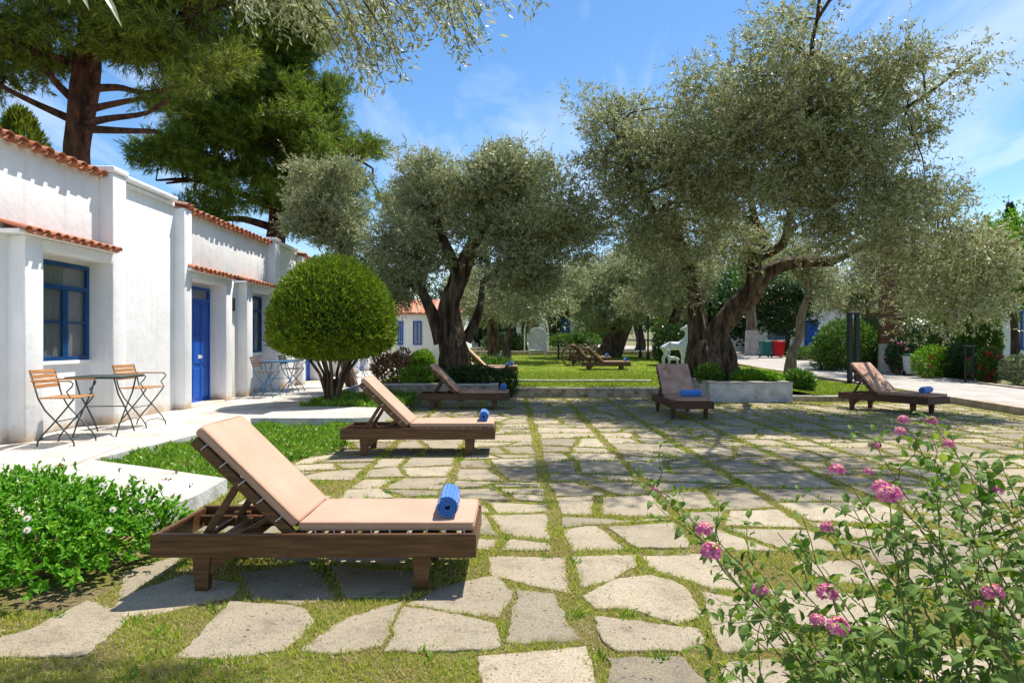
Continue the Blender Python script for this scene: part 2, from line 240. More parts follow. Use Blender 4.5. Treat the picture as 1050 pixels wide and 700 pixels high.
# ---------------------------------------------------------------- object helpers
def tag(o, label=None, cat=None, group=None, kind=None):
    if label: o['label'] = label
    if cat: o['category'] = cat
    if group: o['group'] = group
    if kind: o['kind'] = kind
    return o
def empty(name, loc=(0, 0, 0), rz=0, label=None, cat=None, group=None):
    o = bpy.data.objects.new(name, None); col.objects.link(o); o.location = loc; o.rotation_euler = (0, 0, rz); o.empty_display_size = 0.2
    return tag(o, label, cat, group)
def kids(o): return [c for c in bpy.data.objects if c.parent == o]
def copy_tree(o, parent=None):
    c = o.copy(); col.objects.link(c); c.parent = parent
    for ch in kids(o): copy_tree(ch, c)
    return c
class MB:
    def __init__(s): s.v = []; s.f = []
    def add(s, vs_, fs, M=None):
        k = len(s.v)
        for v in vs_:
            v = Vector(v); s.v.append(tuple(M @ v) if M is not None else tuple(v))
        for f in fs: s.f.append(tuple(i + k for i in f))
        return s
    def box(s, x0, x1, y0, y1, z0, z1, M=None):
        vs_ = [(x0, y0, z0), (x1, y0, z0), (x1, y1, z0), (x0, y1, z0), (x0, y0, z1), (x1, y0, z1), (x1, y1, z1), (x0, y1, z1)]
        return s.add(vs_, [(0, 3, 2, 1), (4, 5, 6, 7), (0, 1, 5, 4), (1, 2, 6, 5), (2, 3, 7, 6), (3, 0, 4, 7)], M)
    def rbox(s, x0, x1, y0, y1, z0, z1, r=0.005, seg=2, M=None, cuts=0, disp=0, seed=0):
        bm = bmesh.new(); bmesh.ops.create_cube(bm, size=1)
        for v in bm.verts: v.co = Vector(((x0 + x1) / 2 + v.co.x * (x1 - x0), (y0 + y1) / 2 + v.co.y * (y1 - y0), (z0 + z1) / 2 + v.co.z * (z1 - z0)))
        bmesh.ops.bevel(bm, geom=bm.edges[:], offset=r, segments=seg, profile=0.5, affect='EDGES')
        if cuts:
            big = [e for e in bm.edges if e.calc_length() > 0.2]
            bmesh.ops.subdivide_edges(bm, edges=big, cuts=cuts, use_grid_fill=True)
        if disp:
            from mathutils import noise as mn
            for v in bm.verts: v.co += v.normal * disp * mn.noise(v.co * 4 + Vector((seed, 0, 0)))
        bm.verts.index_update()
        s.add([v.co.copy() for v in bm.verts], [tuple(v.index for v in f.verts) for f in bm.faces], M); bm.free(); return s
    def bar(s, a, b, w, h=None, up=(0, 0, 1)):
        a = Vector(a); b = Vector(b); h = h or w; d = b - a; L = d.length; d.normalize(); u = Vector(up)
        if abs(d.dot(u)) > 0.98: u = Vector((0, 1, 0))
        sdv = d.cross(u).normalized(); u = sdv.cross(d).normalized()
        M = Matrix((sdv, d, u)).transposed().to_4x4(); M.translation = a
        return s.rbox(-w / 2, w / 2, 0, L, -h / 2, h / 2, min(w, h) * 0.15, 1, M)
    def tube(s, pts, rad, n=8, gnarl=0, seed=0, cap=True):
        from mathutils import noise as mn
        pts = [Vector(p) for p in pts]
        if not hasattr(rad, '__len__'): rad = [rad] * len(pts)
        k = len(s.v); prev = None
        for i, p in enumerate(pts):
            d = (pts[min(i + 1, len(pts) - 1)] - pts[max(i - 1, 0)]).normalized()
            if prev is None:
                u = Vector((1, 0, 0)) if abs(d.x) < 0.9 else Vector((0, 1, 0)); u = (u - d * u.dot(d)).normalized()
            else: u = (prev - d * prev.dot(d)).normalized()
            prev = u; w = d.cross(u)
            for j in range(n):
                a = 2 * pi * j / n; r = rad[i]
                q = p + (u * cos(a) + w * sin(a)) * r
                if gnarl:
                    f = 1 + gnarl * (mn.noise(Vector((cos(a) * 1.6 + seed, sin(a) * 1.6, p.z * 0.9))) + 0.5 * mn.noise(Vector((cos(a) * 4 + seed, sin(a) * 4, p.z * 2.2))))
                    q = p + (q - p) * f
                s.v.append(tuple(q))
        for i in range(len(pts) - 1):
            for j in range(n):
                s.f.append((k + i * n + j, k + i * n + (j + 1) % n, k + (i + 1) * n + (j + 1) % n, k + (i + 1) * n + j))
        if cap:
            s.f.append(tuple(k + j for j in range(n))[::-1]); s.f.append(tuple(k + (len(pts) - 1) * n + j for j in range(n)))
        return s
    def build(s, name, mat, parent=None, smooth=False):
        me = bpy.data.meshes.new(name); me.from_pydata(s.v, [], s.f); me.materials.append(MATS[mat])
        me.polygons.foreach_set('use_smooth', [smooth] * len(me.polygons)); me.update()
        o = bpy.data.objects.new(name, me); col.objects.link(o); o.parent = parent
        if smooth:
            try: me.set_sharp_from_angle(angle=radians(45))
            except Exception: pass
        return o
def struct(o, kind='structure'): o['kind'] = kind; return o

def np_mesh(name, V, faces, mat, parent=None, smooth=False):
    """V (N,3); faces list of int arrays (n,k)"""
    me = bpy.data.meshes.new(name); V = np.asarray(V, dtype=np.float32)
    me.vertices.add(len(V)); me.vertices.foreach_set('co', V.ravel())
    loops = np.concatenate([f.ravel() for f in faces]).astype(np.int32)
    tot = np.concatenate([np.full(len(f), f.shape[1], dtype=np.int32) for f in faces])
    start = np.concatenate([[0], np.cumsum(tot)[:-1]]).astype(np.int32)
    me.loops.add(len(loops)); me.loops.foreach_set('vertex_index', loops)
    me.polygons.add(len(tot)); me.polygons.foreach_set('loop_start', start)
    me.polygons.foreach_set('use_smooth', np.full(len(tot), smooth))
    me.update(calc_edges=True); me.materials.append(MATS[mat])
    o = bpy.data.objects.new(name, me); col.objects.link(o); o.parent = parent; return o
def nrm(a): return a / (np.linalg.norm(a, axis=1, keepdims=True) + 1e-9)
def rdir(n): return nrm(rng.normal(size=(n, 3)))
def leaf_quads(c, d, L, Wd, nref=None, mid=0.45):
    """diamond leaves. c,d (n,3); L,Wd scalars or (n,)"""
    n = len(c); L = np.broadcast_to(L, (n,))[:, None]; Wd = np.broadcast_to(Wd, (n,))[:, None]
    r = rdir(n) if nref is None else nref
    sd_ = nrm(np.cross(d, r)); m_ = c + d * L * mid
    V = np.stack([c, m_ + sd_ * Wd / 2, c + d * L, m_ - sd_ * Wd / 2], 1)
    return V.reshape(-1, 3)
def quad_obj(name, V, mat, parent=None):
    n = len(V) // 4; return np_mesh(name, V, [np.arange(n * 4).reshape(n, 4)], mat, parent)
def folded_leaves(c, d, up, L, Wd, fold=0.25, droop=0.15):
    """detailed leaf: 8 verts, folded along midrib and curved"""
    n = len(c); L = np.broadcast_to(L, (n,))[:, None]; Wd = np.broadcast_to(Wd, (n,))[:, None]
    s_ = nrm(np.cross(d, up)); u = nrm(np.cross(s_, d))
    b_ = c; m1 = c + d * L * 0.28 + u * L * droop * 0.5; m2 = c + d * L * 0.65 + u * L * droop * 0.4; t = c + d * L - u * L * droop * 0.6
    l1 = m1 + s_ * Wd * 0.48 + u * Wd * fold; r1 = m1 - s_ * Wd * 0.48 + u * Wd * fold
    l2 = m2 + s_ * Wd * 0.36 + u * Wd * fold * 0.8; r2 = m2 - s_ * Wd * 0.36 + u * Wd * fold * 0.8
    V = np.stack([b_, m1, m2, t, l1, l2, r1, r2], 1).reshape(-1, 3)
    k = np.arange(n)[:, None] * 8
    tri = np.concatenate([k + np.array([0, 1, 4]), k + np.array([0, 6, 1]), k + np.array([2, 3, 5]), k + np.array([2, 7, 3])])
    quad = np.concatenate([k + np.array([1, 2, 5, 4]), k + np.array([1, 6, 7, 2])])
    return V, [tri, quad]
def in_blobs(blobs, n, shell=2.4):
    w = np.array([b[3] * b[4] * b[5] for b in blobs]) ** 0.9; w /= w.sum(); k = rng.choice(len(blobs), n, p=w)
    B = np.array([b[:6] for b in blobs])[k]
    q = rdir(n) * (rng.random((n, 1)) ** (1 / shell))
    return B[:, :3] + q * B[:, 3:6], nrm(q / B[:, 3:6]), k
def crown(blobs, n_cl, r_cl, twigs, per, L, Wd, tw_len=0.3, up=0.1, shell=2.4):
    C, O, _ = in_blobs(blobs, n_cl, shell)
    n = n_cl * twigs
    rcl = np.repeat(r_cl * (0.55 + 0.85 * rng.random(n_cl)), twigs)[:, None]
    q = rdir(n) * (rng.random((n, 1)) ** (1 / 2.3)); base = np.repeat(C, twigs, 0) + q * rcl * np.array([1, 1, .72]); out = np.repeat(O, twigs, 0)
    td = nrm(out * 0.35 + q * 0.7 + rdir(n) * 0.65 + np.array([0, 0, up]))
    t = (np.tile(np.arange(per), n) + 0.5) / per
    bb = np.repeat(base, per, 0); dd = np.repeat(td, per, 0); tl = np.repeat(tw_len * (0.6 + 0.8 * rng.random(n)) * np.where(rng.random(n) < .10, 2.2, 1.0), per)
    c = bb + dd * (t * tl)[:, None]; ld = nrm(dd * 0.7 + rdir(len(c)) * 0.75)
    V = leaf_quads(c, ld, L * (0.7 + 0.6 * rng.random(len(c))), Wd * (0.8 + 0.4 * rng.random(len(c))))
    return V, C
def limbs_to(mb, skel, C, frac=0.4, r0=0.035, seed=1):
    """branches from the nearest skeleton node to cluster centres"""
    rr = random.Random(seed); sk = np.array([p for p, r in skel]); sr = [r for p, r in skel]
    for c in C:
        if rr.random() > frac: continue
        dd_ = np.linalg.norm(sk - c, axis=1); i = int(np.argmin(dd_)); a = sk[i]; L = dd_[i]
        if L < 0.25: continue
        m1 = a + (c - a) * 0.35 + np.array([rr.uniform(-.1, .1), rr.uniform(-.1, .1), 0.10]) * L
        m2 = a + (c - a) * 0.7 + np.array([rr.uniform(-.1, .1), rr.uniform(-.1, .1), 0.08]) * L
        r = min(r0 * (0.6 + L * 0.35), sr[i] * 0.7)
        mb.tube([a, m1, m2, c], [r, r * 0.7, r * 0.45, r * 0.15], 5)

def smooth_step(t): t = min(1, max(0, t)); return t * t * (3 - 2 * t)
def gz(x, y):
    """terrain: flat yard, garden rising gently beyond 25 m"""
    return 0.03 * max(0, min(y, 140) - 25) * smooth_step((x + 4.6) / 3.0)
def lawn_z(x, y): return gz(x, y) + 0.30 - 0.16 * smooth_step((x - 7.0) / 1.2)

# ---------------------------------------------------------------- ground, lawn, road
def grid_sheet(name, xs, ys, zf, mat):
    mb = MB(); n = len(xs)
    for y in ys:
        for x in xs: mb.v.append((x, y, zf(x, y)))
    for j in range(len(ys) - 1):
        for i in range(n - 1): mb.f.append((j * n + i, j * n + i + 1, (j + 1) * n + i + 1, (j + 1) * n + i))
    return mb.build(name, mat, smooth=True)
xs = [-900, -300, -100, -40, -20, -12, -8, -6, -5, -4.6, -4.1, -3.6, -3, -2.4, -1.6, 0, 4, 8, 12, 16, 20, 30, 60, 120, 300, 900]
ys = [-300, -60, -20, 0, 5, 10, 18, 25, 28, 32, 36, 40, 50, 60, 80, 100, 140, 200, 400, 900]
struct(grid_sheet('ground', xs, ys, lambda x, y: gz(x, y) - 0.012, 'ground'))
struct(grid_sheet('soil', list(np.linspace(-5, 11.2, 28)), list(np.linspace(0.5, 18.9, 28)), lambda x, y: 0.0, 'soil'))
# lawn as a thick sheet behind the low walls
mb = MB(); lx = list(np.linspace(-4.2, 11.4, 40)); 
def lawn_y0(x): return 17.62 if x > 7.02 else 18.78
rows = 40
for i, x in enumerate(lx):
    for j in range(rows):
        y = lawn_y0(x) + (56 - lawn_y0(x)) * (j / (rows - 1)) ** 1.4
        mb.v.append((x, y, lawn_z(x, y)))
for i in range(len(lx) - 1):
    for j in range(rows - 1): a = i * rows + j; mb.f.append((a, a + rows, a + rows + 1, a + 1))
struct(mb.build('lawn', 'lawn', smooth=True))

road_near = [(10.55, 6), (10.7, 12), (11.0, 15), (11.6, 20), (12.1, 26), (11.6, 31), (11.0, 35), (9.8, 40), (7.5, 46), (3, 51), (-4, 54)]
road_far = [(14.6, 6), (14.7, 12), (14.8, 15), (15.0, 20), (15.7, 27), (15.6, 32), (15.1, 37), (14.0, 43), (11.5, 50), (5, 57), (-4, 60)]
def strip(name, A, B, zf, mat, thick=0.15):
    mb = MB(); n = len(A)
    for (a, b_) in zip(A, B): mb.v += [(a[0], a[1], zf(*a)), (b_[0], b_[1], zf(*b_)), (a[0], a[1], zf(*a) - thick), (b_[0], b_[1], zf(*b_) - thick)]
    for i in range(n - 1):
        k = i * 4; q = k + 4
        mb.f += [(k, k + 1, q + 1, q), (k + 2, k, q, q + 2), (k + 1, k + 3, q + 3, q + 1)]
    mb.f += [(0, 2, 3, 1), (4 * n - 4, 4 * n - 3, 4 * n - 1, 4 * n - 2)]
    return mb.build(name, mat)
rz_ = lambda x, y: gz(x, y) + 0.15 + 0.10 * smooth_step((y - 40) / 10) + 0.15 * smooth_step((y - 30) / 8)
struct(strip('road', road_near, road_far, rz_, 'road', 0.4))
struct(strip('road_kerb', [(x - 0.24, y) for x, y in road_near], [(x - 0.002, y) for x, y in road_near], lambda x, y: rz_(x, y) + 0.012, 'kerb', 0.4))
struct(strip('far_kerb', [(x + 0.002, y) for x, y in road_far[:8]], [(x + 0.2, y) for x, y in road_far[:8]], lambda x, y: rz_(x, y) + 0.05, 'kerb', 0.4))
# hills on the horizon
mb = MB(); n = 60
for i in range(n):
    a = -1.3 + 2.6 * i / (n - 1); h = 10 + 7 * sin(a * 7 + 1) + 4 * sin(a * 17)
    mb.v += [(sin(a) * 420, cos(a) * 420, -2), (sin(a) * 450, cos(a) * 450, h), (sin(a) * 600, cos(a) * 600, h * 0.6)]
for i in range(n - 1):
    for j in range(2): k = i * 3 + j; mb.f.append((k, k + 3, k + 4, k + 1))
struct(mb.build('hills', 'hill', smooth=True))

# terraces
def prism(name, poly, z0, z1, mat, top_mat=None, kind='structure', bev=0.0):
    mb = MB(); n = len(poly)
    for x, y in poly: mb.v.append((x, y, z0))
    for x, y in poly: mb.v.append((x, y, z1))
    for i in range(n): j = (i + 1) % n; mb.f.append((i, j, n + j, n + i))
    mb.f.append(tuple(range(n, 2 * n)))
    o = mb.build(name, mat)
    if top_mat: o.data.materials.append(MATS[top_mat]); o.data.polygons[n].material_index = 1
    if kind: o['kind'] = kind
    return o
prism('terrace', [(-7.1, 1.0), (-5.15, 1.0), (-5.1, 5.6), (-4.98, 8.1), (-4.5, 12.6), (-4.45, 15.0), (-4.5, 20), (-4.75, 24), (-4.7, 38.5), (-7.1, 38.5)], -0.1, 0.15, 'slab_side', 'terrace')
prism('path', [(-5.3, 5.35), (-2.95, 5.5), (-2.88, 6.2), (-2.92, 7.0), (-3.9, 7.55), (-5.05, 8.15)], -0.1, 0.146, 'slab_side', 'terrace')
prism('paved_step', [(-4.6, 12.0), (-2.75, 12.0), (-2.45, 12.12), (-2.40, 12.4), (-2.5, 13.9), (-4.6, 14.3)], -0.1, 0.205, 'slab_side', 'terrace')
prism('planting_bed', [(-4.47, 14.31), (-2.5, 13.91), (-2.3, 15.2), (-2.8, 17.2), (-4.45, 17.2)], -0.1, 0.12, 'slab_side', 'dirt_bed')
# curved low concrete edging of the topiary bed
e = MB(); pts = [(-4.42, 14.36, 0.12), (-4.40, 15.1, 0.15), (-4.36, 16.0, 0.17), (-4.40, 17.3, 0.17), (-4.5, 20, 0.17), (-4.66, 24, 0.17)]
for a, b_ in zip(pts, pts[1:]): e.bar(a, b_, 0.09, 0.24)
struct(e.build('bed_edging', 'slab_side'))

# ---------------------------------------------------------------- paving stones
stones = []
def wob(poly, seed, amp=0.012):
    r = random.Random(seed); out = []
    n = len(poly)
    for i in range(n):
        a = poly[i]; b_ = poly[(i + 1) % n]; L = math.hypot(b_[0] - a[0], b_[1] - a[1]); k = max(2, int(L / (0.07 if max(p[1] for p in poly) > 6 else 0.045)))
        for j in range(k):
            t = j / k; x = a[0] + (b_[0] - a[0]) * t; y = a[1] + (b_[1] - a[1]) * t
            out.append((x + r.gauss(0, amp) + .017 * mnoise.noise(Vector((x * 5, y * 5, 3.1))) + .012 * mnoise.noise(Vector((x * 14, y * 14, 1.7))), y + r.gauss(0, amp) + .017 * mnoise.noise(Vector((x * 5, y * 5, 9.4))) + .012 * mnoise.noise(Vector((x * 14, y * 14, 5.2)))))
    return out
    # soften corners
    m_ = len(out); o2 = []
    for i in range(m_):
        p, q, s_ = out[i - 1], out[i], out[(i + 1) % m_]; o2.append((q[0] * .5 + (p[0] + s_[0]) * .25, q[1] * .5 + (p[1] + s_[1]) * .25))
    return o2
hand = [
 [(0, 671), (83, 670), (121, 637), (102, 625), (83, 620), (36, 644), (-30, 664), (-60, 675)],
 [(121, 624), (136, 610), (185, 593), (238, 600), (231, 613), (136, 632)],
 [(126, 612), (131, 588), (180, 572), (176, 583)],
 [(193, 671), (239, 623), (309, 627), (316, 640), (286, 665), (232, 672)],
 [(313, 665), (352, 637), (408, 621), (395, 650), (388, 662), (350, 668)],
 [(404, 666), (419, 626), (470, 633), (504, 642), (508, 658), (497, 664)],
 [(426, 619), (470, 600), (505, 594), (521, 608), (508, 631), (480, 628)],
 [(499, 677), (597, 669), (607, 700), (612, 725), (506, 728)],
 [(533, 610), (566, 613), (589, 654), (524, 655)],
 [(604, 613), (633, 598), (668, 594), (697, 604), (713, 629), (690, 637), (647, 624), (617, 624)],
 [(615, 636), (655, 641), (711, 648), (716, 661), (695, 667), (639, 667), (625, 659)],
 [(724, 611), (780, 621), (812, 661), (740, 665), (732, 648)],
 [(631, 680), (700, 680), (716, 699), (725, 722), (633, 724)],
 [(740, 683), (793, 680), (807, 693), (820, 720), (758, 722)],
 [(504, 573), (574, 575), (579, 606), (540, 598), (508, 590)],
 [(591, 573), (649, 572), (649, 581), (623, 595), (599, 600)],
 [(665, 573), (732, 571), (761, 603), (727, 601), (673, 584)],
 [(252, 590), (318, 583), (340, 612), (300, 618), (262, 612)],
 [(345, 584), (425, 590), (415, 611), (360, 612)],
 [(838, 672), (905, 668), (930, 700), (860, 705)],
]
for i, pl in enumerate(hand):
    g_ = [G(*p) for p in pl]; gx = sum(p[0] for p in g_) / len(g_); gy = sum(p[1] for p in g_) / len(g_); stones.append([(gx + (a - gx) * 1.15, gy + (b_ - gy) * 1.19) for a, b_ in g_])
rs = random.Random(21)
def column(x0, x1, ystart, yend):
    """one column between two long joints: rows, some split in two, slanting joints"""
    y = ystart + rs.uniform(-.03, 0.03); s0 = rs.uniform(-.05, .05)
    while y < yend:
        h = rs.uniform(0.42, 0.80); s1 = rs.uniform(-.15, .15); g_ = rs.uniform(0.030, 0.060)
        yt = y + h
        xl0, xl1 = x0 + rs.uniform(.03, .09), x0 + rs.uniform(.03, .09); xr0, xr1 = x1 - rs.uniform(.03, .09), x1 - rs.uniform(.03, .09)
        lo = lambda x: y + s0 * (x - x0) / (x1 - x0) * 2 + g_; hi = lambda x: yt + s1 * (x - x0) / (x1 - x0) * 2 - g_
        if rs.random() < 0.85:
            xm = x0 + (x1 - x0) * rs.uniform(0.35, 0.65); t = rs.uniform(-.15, .15); ym = rs.uniform(-.08, .08); gm = rs.uniform(.03, .05)
            stones.append([(xl0, lo(xl0)), (xm - gm - t, lo(xm) + 0), (xm - gm + t, hi(xm) + ym), (xl1, hi(xl1))])
            stones.append([(xm + gm - t, lo(xm) + ym * .5), (xr0, lo(xr0)), (xr1, hi(xr1)), (xm + gm + t, hi(xm))])
            if rs.random() < 0.18:     # split one of them along a slanting joint
                q = stones.pop(); ta, tb = rs.uniform(.4, .6), rs.uniform(.35, .65)
                L = lambda a, b_, t_: (a[0] + (b_[0] - a[0]) * t_, a[1] + (b_[1] - a[1]) * t_)
                stones.append([q[0], q[1], L(q[1], q[2], ta - .06), L(q[0], q[3], tb - .06)])
                stones.append([L(q[0], q[3], tb + .06), L(q[1], q[2], ta + .06), q[2], q[3]])
        else: stones.append([(xl0, lo(xl0)), (xr0, lo(xr0)), (xr1, hi(xr1)), (xl1, hi(xl1))])
        y = yt; s0 = s1
cuts = [-3.87, -2.81, -1.75, -0.69, 0.37, 1.43, 2.49, 3.55, 4.61, 5.67, 6.73, 7.79, 8.85, 9.91, 10.6]
for a, b_ in zip(cuts, cuts[1:]):
    if b_ <= -2.7: y0, y1 = 12.7, 13.0
    elif b_ <= -1.7: y0, y1 = 7.6, 17.0
    elif b_ <= -0.6: y0, y1 = 4.75, 17.2
    elif b_ <= 0.4: y0, y1 = 5.05, 18.2
    elif b_ <= 1.5: y0, y1 = 4.98, 18.2
    elif b_ <= 2.6: y0, y1 = 4.98, 18.2
    else: y0, y1 = 2.9, (18.1 if b_ < 4.7 else 16.7)
    column(a, b_, y0, y1)
# a few big slabs at the yard's left edge and in the near right
stones.append([(-2.62, 5.0), (-2.1, 4.85), (-1.85, 5.25), (-2.5, 5.5)]); stones.append([(-2.7, 5.6), (-1.9, 5.4), (-1.82, 6.0), (-2.7, 6.3)])
stones.append([(-2.6, 6.45), (-1.85, 6.15), (-1.8, 6.8), (-2.6, 7.0)])
for q in ([(1.55, 3.7), (2.1, 3.65), (2.2, 4.15), (1.6, 4.25)], [(2.0, 4.4), (2.45, 4.3), (2.5, 4.85), (1.95, 4.8)], [(1.55, 2.9), (2.3, 2.85), (2.35, 3.45), (1.6, 3.5)]): stones.append(q)
RES = 0.02; GX0, GY0 = -5.0, 0.5; NX, NY = int(16.5 / RES), int(18.5 / RES)
mask = np.zeros((NY, NX), bool)
mb = MB()
for si, pl in enumerate(stones):
    w = wob(pl, si, 0.006 if max(p[1] for p in pl) > 6 else 0.005)
    area = sum(w[i][0] * w[(i + 1) % len(w)][1] - w[(i + 1) % len(w)][0] * w[i][1] for i in range(len(w)))
    if area < 0: w = w[::-1]
    n = len(w); cx = sum(p[0] for p in w) / n; cy = sum(p[1] for p in w) / n; h = 0.011 + rs.uniform(-.004, .005)
    tx, ty = rs.gauss(0, .006), rs.gauss(0, .006); k = len(mb.v)
    for s_, z in ((1.0, -0.03), (0.998, h - 0.005), (0.978, h)):
        for x, y in w: mb.v.append((cx + (x - cx) * s_, cy + (y - cy) * s_, z + (tx * (x - cx) + ty * (y - cy) if z > 0 else 0)))
    mb.v.append((cx, cy, h + 0.003))
    for r_ in range(2):
        for i in range(n): j = (i + 1) % n; mb.f.append((k + r_ * n + i, k + r_ * n + j, k + (r_ + 1) * n + j, k + (r_ + 1) * n + i))
    for i in range(n): mb.f.append((k + 2 * n + i, k + 2 * n + (i + 1) % n, k + 3 * n))
    A = np.array(w); x0, y0 = A.min(0); x1, y1 = A.max(0)
    ix0, ix1 = int((x0 - GX0) / RES), int((x1 - GX0) / RES) + 1; iy0, iy1 = int((y0 - GY0) / RES), int((y1 - GY0) / RES) + 1
    ix0, iy0 = max(ix0, 0), max(iy0, 0); ix1, iy1 = min(ix1, NX), min(iy1, NY)
    if ix1 <= ix0 or iy1 <= iy0: continue
    XX, YY = np.meshgrid(GX0 + (np.arange(ix0, ix1) + .5) * RES, GY0 + (np.arange(iy0, iy1) + .5) * RES)
    ins = np.zeros(XX.shape, bool)
    for i in range(n):
        xa, ya = w[i]; xb, yb = w[(i + 1) % n]
        if ya == yb: continue
        c_ = ((ya > YY) != (yb > YY)) & (XX < (xb - xa) * (YY - ya) / (yb - ya) + xa); ins ^= c_
    mask[iy0:iy1, ix0:ix1] |= ins
struct(mb.build('paving', 'stone', smooth=False))
er = mask.copy()
er[1:] &= mask[:-1]; er[:-1] &= mask[1:]; er[:, 1:] &= mask[:, :-1]; er[:, :-1] &= mask[:, 1:]
er = np.where(rng.random(mask.shape) < .55, er, mask); mask = er
def free(pts):
    ix = ((pts[:, 0] - GX0) / RES).astype(int); iy = ((pts[:, 1] - GY0) / RES).astype(int)
    ok = (ix >= 0) & (ix < NX) & (iy >= 0) & (iy < NY); r = np.ones(len(pts), bool)
    r[ok] = ~mask[iy[ok], ix[ok]]; return r
def patchn(p, s=1.0, o=0.0):
    return 0.5 + 0.25 * (np.sin(p[:, 0] * 2.3 * s + 1.3 + o) * np.cos(p[:, 1] * 1.9 * s + o) + np.sin(p[:, 0] * 5.1 * s + p[:, 1] * 4.3 * s + o))
def blades(name, pts, z, h, w, mat, lean=0.5, kind='stuff'):
    n = len(pts); c = np.column_stack([pts, z if hasattr(z, '__len__') else np.full(n, z)])
    d = nrm(np.column_stack([rng.normal(size=(n, 2)) * lean, np.ones(n)]))
    hh = h * (0.5 + rng.random(n)); V = leaf_quads(c, d, hh, w * (0.7 + .6 * rng.random(n)), mid=0.35)
    o = quad_obj(name, V, mat); o['kind'] = kind; return o
def scat(x0, x1, y0, y1, n): return np.column_stack([rng.uniform(x0, x1, n), rng.uniform(y0, y1, n)])
# grass in the joints, denser nearer the camera
allp = []
for (y0, y1, dens, xl, xr) in ((2.7, 4.4, 13000, -4.6, 3.4), (4.4, 6.5, 7500, -3.2, 5.0), (6.5, 10, 2400, -3.4, 7.6), (10, 18.6, 1000, -3.5, 10.6)):
    n = int((xr - xl) * (y1 - y0) * dens); p = scat(xl, xr, y0, y1, n); p = p[np.abs(p[:, 0]) < p[:, 1] * 0.78 + 0.2]
    p = p[free(p)]; pn = patchn(p, 1.3) + 0.35 * patchn(p, 4.0, 2.0)
    p = p[rng.random(len(p)) < np.clip(pn * 1.25, 0.30, 1)]
    p = p[~((p[:, 0] < -2.5) & (p[:, 1] < 5.6) & (p[:, 1] > 3.9))]; p = p[~((p[:, 0] < -2.9) & (p[:, 1] > 5.4) & (p[:, 1] < 7.3))]
    allp.append((p, y0))
V = []
for p, y0 in allp:
    n = len(p); k = {2.7: (0.030, 0.0050), 4.4: (0.034, 0.007), 6.5: (0.036, 0.011), 10: (0.042, 0.018)}[y0]
    c = np.column_stack([p, np.zeros(n)]); d = nrm(np.column_stack([rng.normal(size=(n, 2)) * 0.9, np.ones(n)]))
    V.append(leaf_quads(c, d, k[0] * (0.5 + rng.random(n)), k[1] * (0.6 + .8 * rng.random(n)), mid=0.4))
o = quad_obj('joint_grass', np.concatenate(V), 'grass_blade'); tag(o, 'short yellow green grass growing in the joints of the stone paving', 'grass', kind='stuff')
# taller weeds in tufts
cs = scat(-2.6, 7, 3.0, 14, 520); cs = cs[free(cs)]; cs = cs[np.abs(cs[:, 0]) < cs[:, 1] * .8]
p = np.repeat(cs, 26, 0) + rng.normal(size=(len(cs) * 26, 2)) * 0.035
o = blades('weed_tufts', p, 0.0, 0.045, 0.011, 'bright_leaf', 0.7); tag(o, 'small bright green weeds sprouting between the paving stones', 'weeds')
# dead leaves and crumbs over the yard
p = scat(-3.5, 9, 2.9, 14, 5200); n = len(p); z = np.where(free(p), 0.012, 0.034)
d = nrm(np.column_stack([rng.normal(size=(n, 2)), rng.normal(size=n) * 0.15])); up_ = nrm(np.column_stack([rng.normal(size=(n, 2)) * 0.3, np.ones(n)]))
o = quad_obj('fallen_leaves', leaf_quads(np.column_stack([p, z]), d, 0.032 * (0.4 + rng.random(n)), 0.009, up_), 'litter_leaf'); tag(o, 'dry brown olive leaves scattered over the paving', 'leaf litter', kind='stuff')
# lawn blades
p = np.concatenate([scat(-4, 11, 18.9, 27, 52000), scat(-3, 11, 27, 42, 26000)]); p = p[(p[:, 1] > 18.85)]
z = np.array([lawn_z(x, y) for x, y in p]); o = blades('lawn_grass', p, z, 0.05, 0.022, 'lawn_blade', 0.7); tag(o, 'short sunlit green turf of the garden lawn', 'grass')
p = scat(7.05, 10.9, 17.7, 19, 6000); z = np.array([lawn_z(x, y) for x, y in p]); o = blades('verge_grass', p, z, 0.05, 0.02, 'lawn_blade', 0.7); tag(o, 'green grass verge behind the low kerb right of the olive bed', 'grass')
# leafy ground cover between terrace and slabs
def cover(name, poly_pts, h, mat, label, L=0.05, Wd=0.018, zb=0.0):
    n = len(poly_pts); hh = h * (0.3 + 0.7 * patchn(poly_pts, 2.0)) * rng.random(n)
    c = np.column_stack([poly_pts, zb + hh]); d = nrm(rdir(n) * 0.8 + np.array([0, 0, 0.9]))
    o = quad_obj(name, leaf_quads(c, d, L * (0.6 + .8 * rng.random(n)), Wd), mat); return tag(o, label, 'ground cover', kind='stuff')
p = scat(-5, -2.0, 7.1, 11.95, 60000); edge = -5.05 + (p[:, 1] - 8) * 0.11; rt = -2.85 + 0.25 * np.sin(p[:, 1] * 2.1) + 0.10 * (p[:, 1] - 7.5)
near = 7.05 + np.clip((-2.9 - p[:, 0]) * 0.52, 0, 2)
p = p[(p[:, 0] > edge + 0.06) & (p[:, 0] < rt) & (p[:, 1] > near) & (rng.random(len(p)) < np.clip(patchn(p, 1.1, 1.0) * 1.5, .2, 1))]
cover('verge_plants', p, 0.16, 'bright_leaf', 'low bright green creeping plants in the strip beside the white terrace', 0.06, 0.022)
p = scat(-4.4, -2.35, 14.1, 17.0, 16000); cover('bed_plants', p, 0.22, 'bright_leaf', 'green ground plants around the foot of the clipped dome tree', 0.09, 0.025, 0.1)

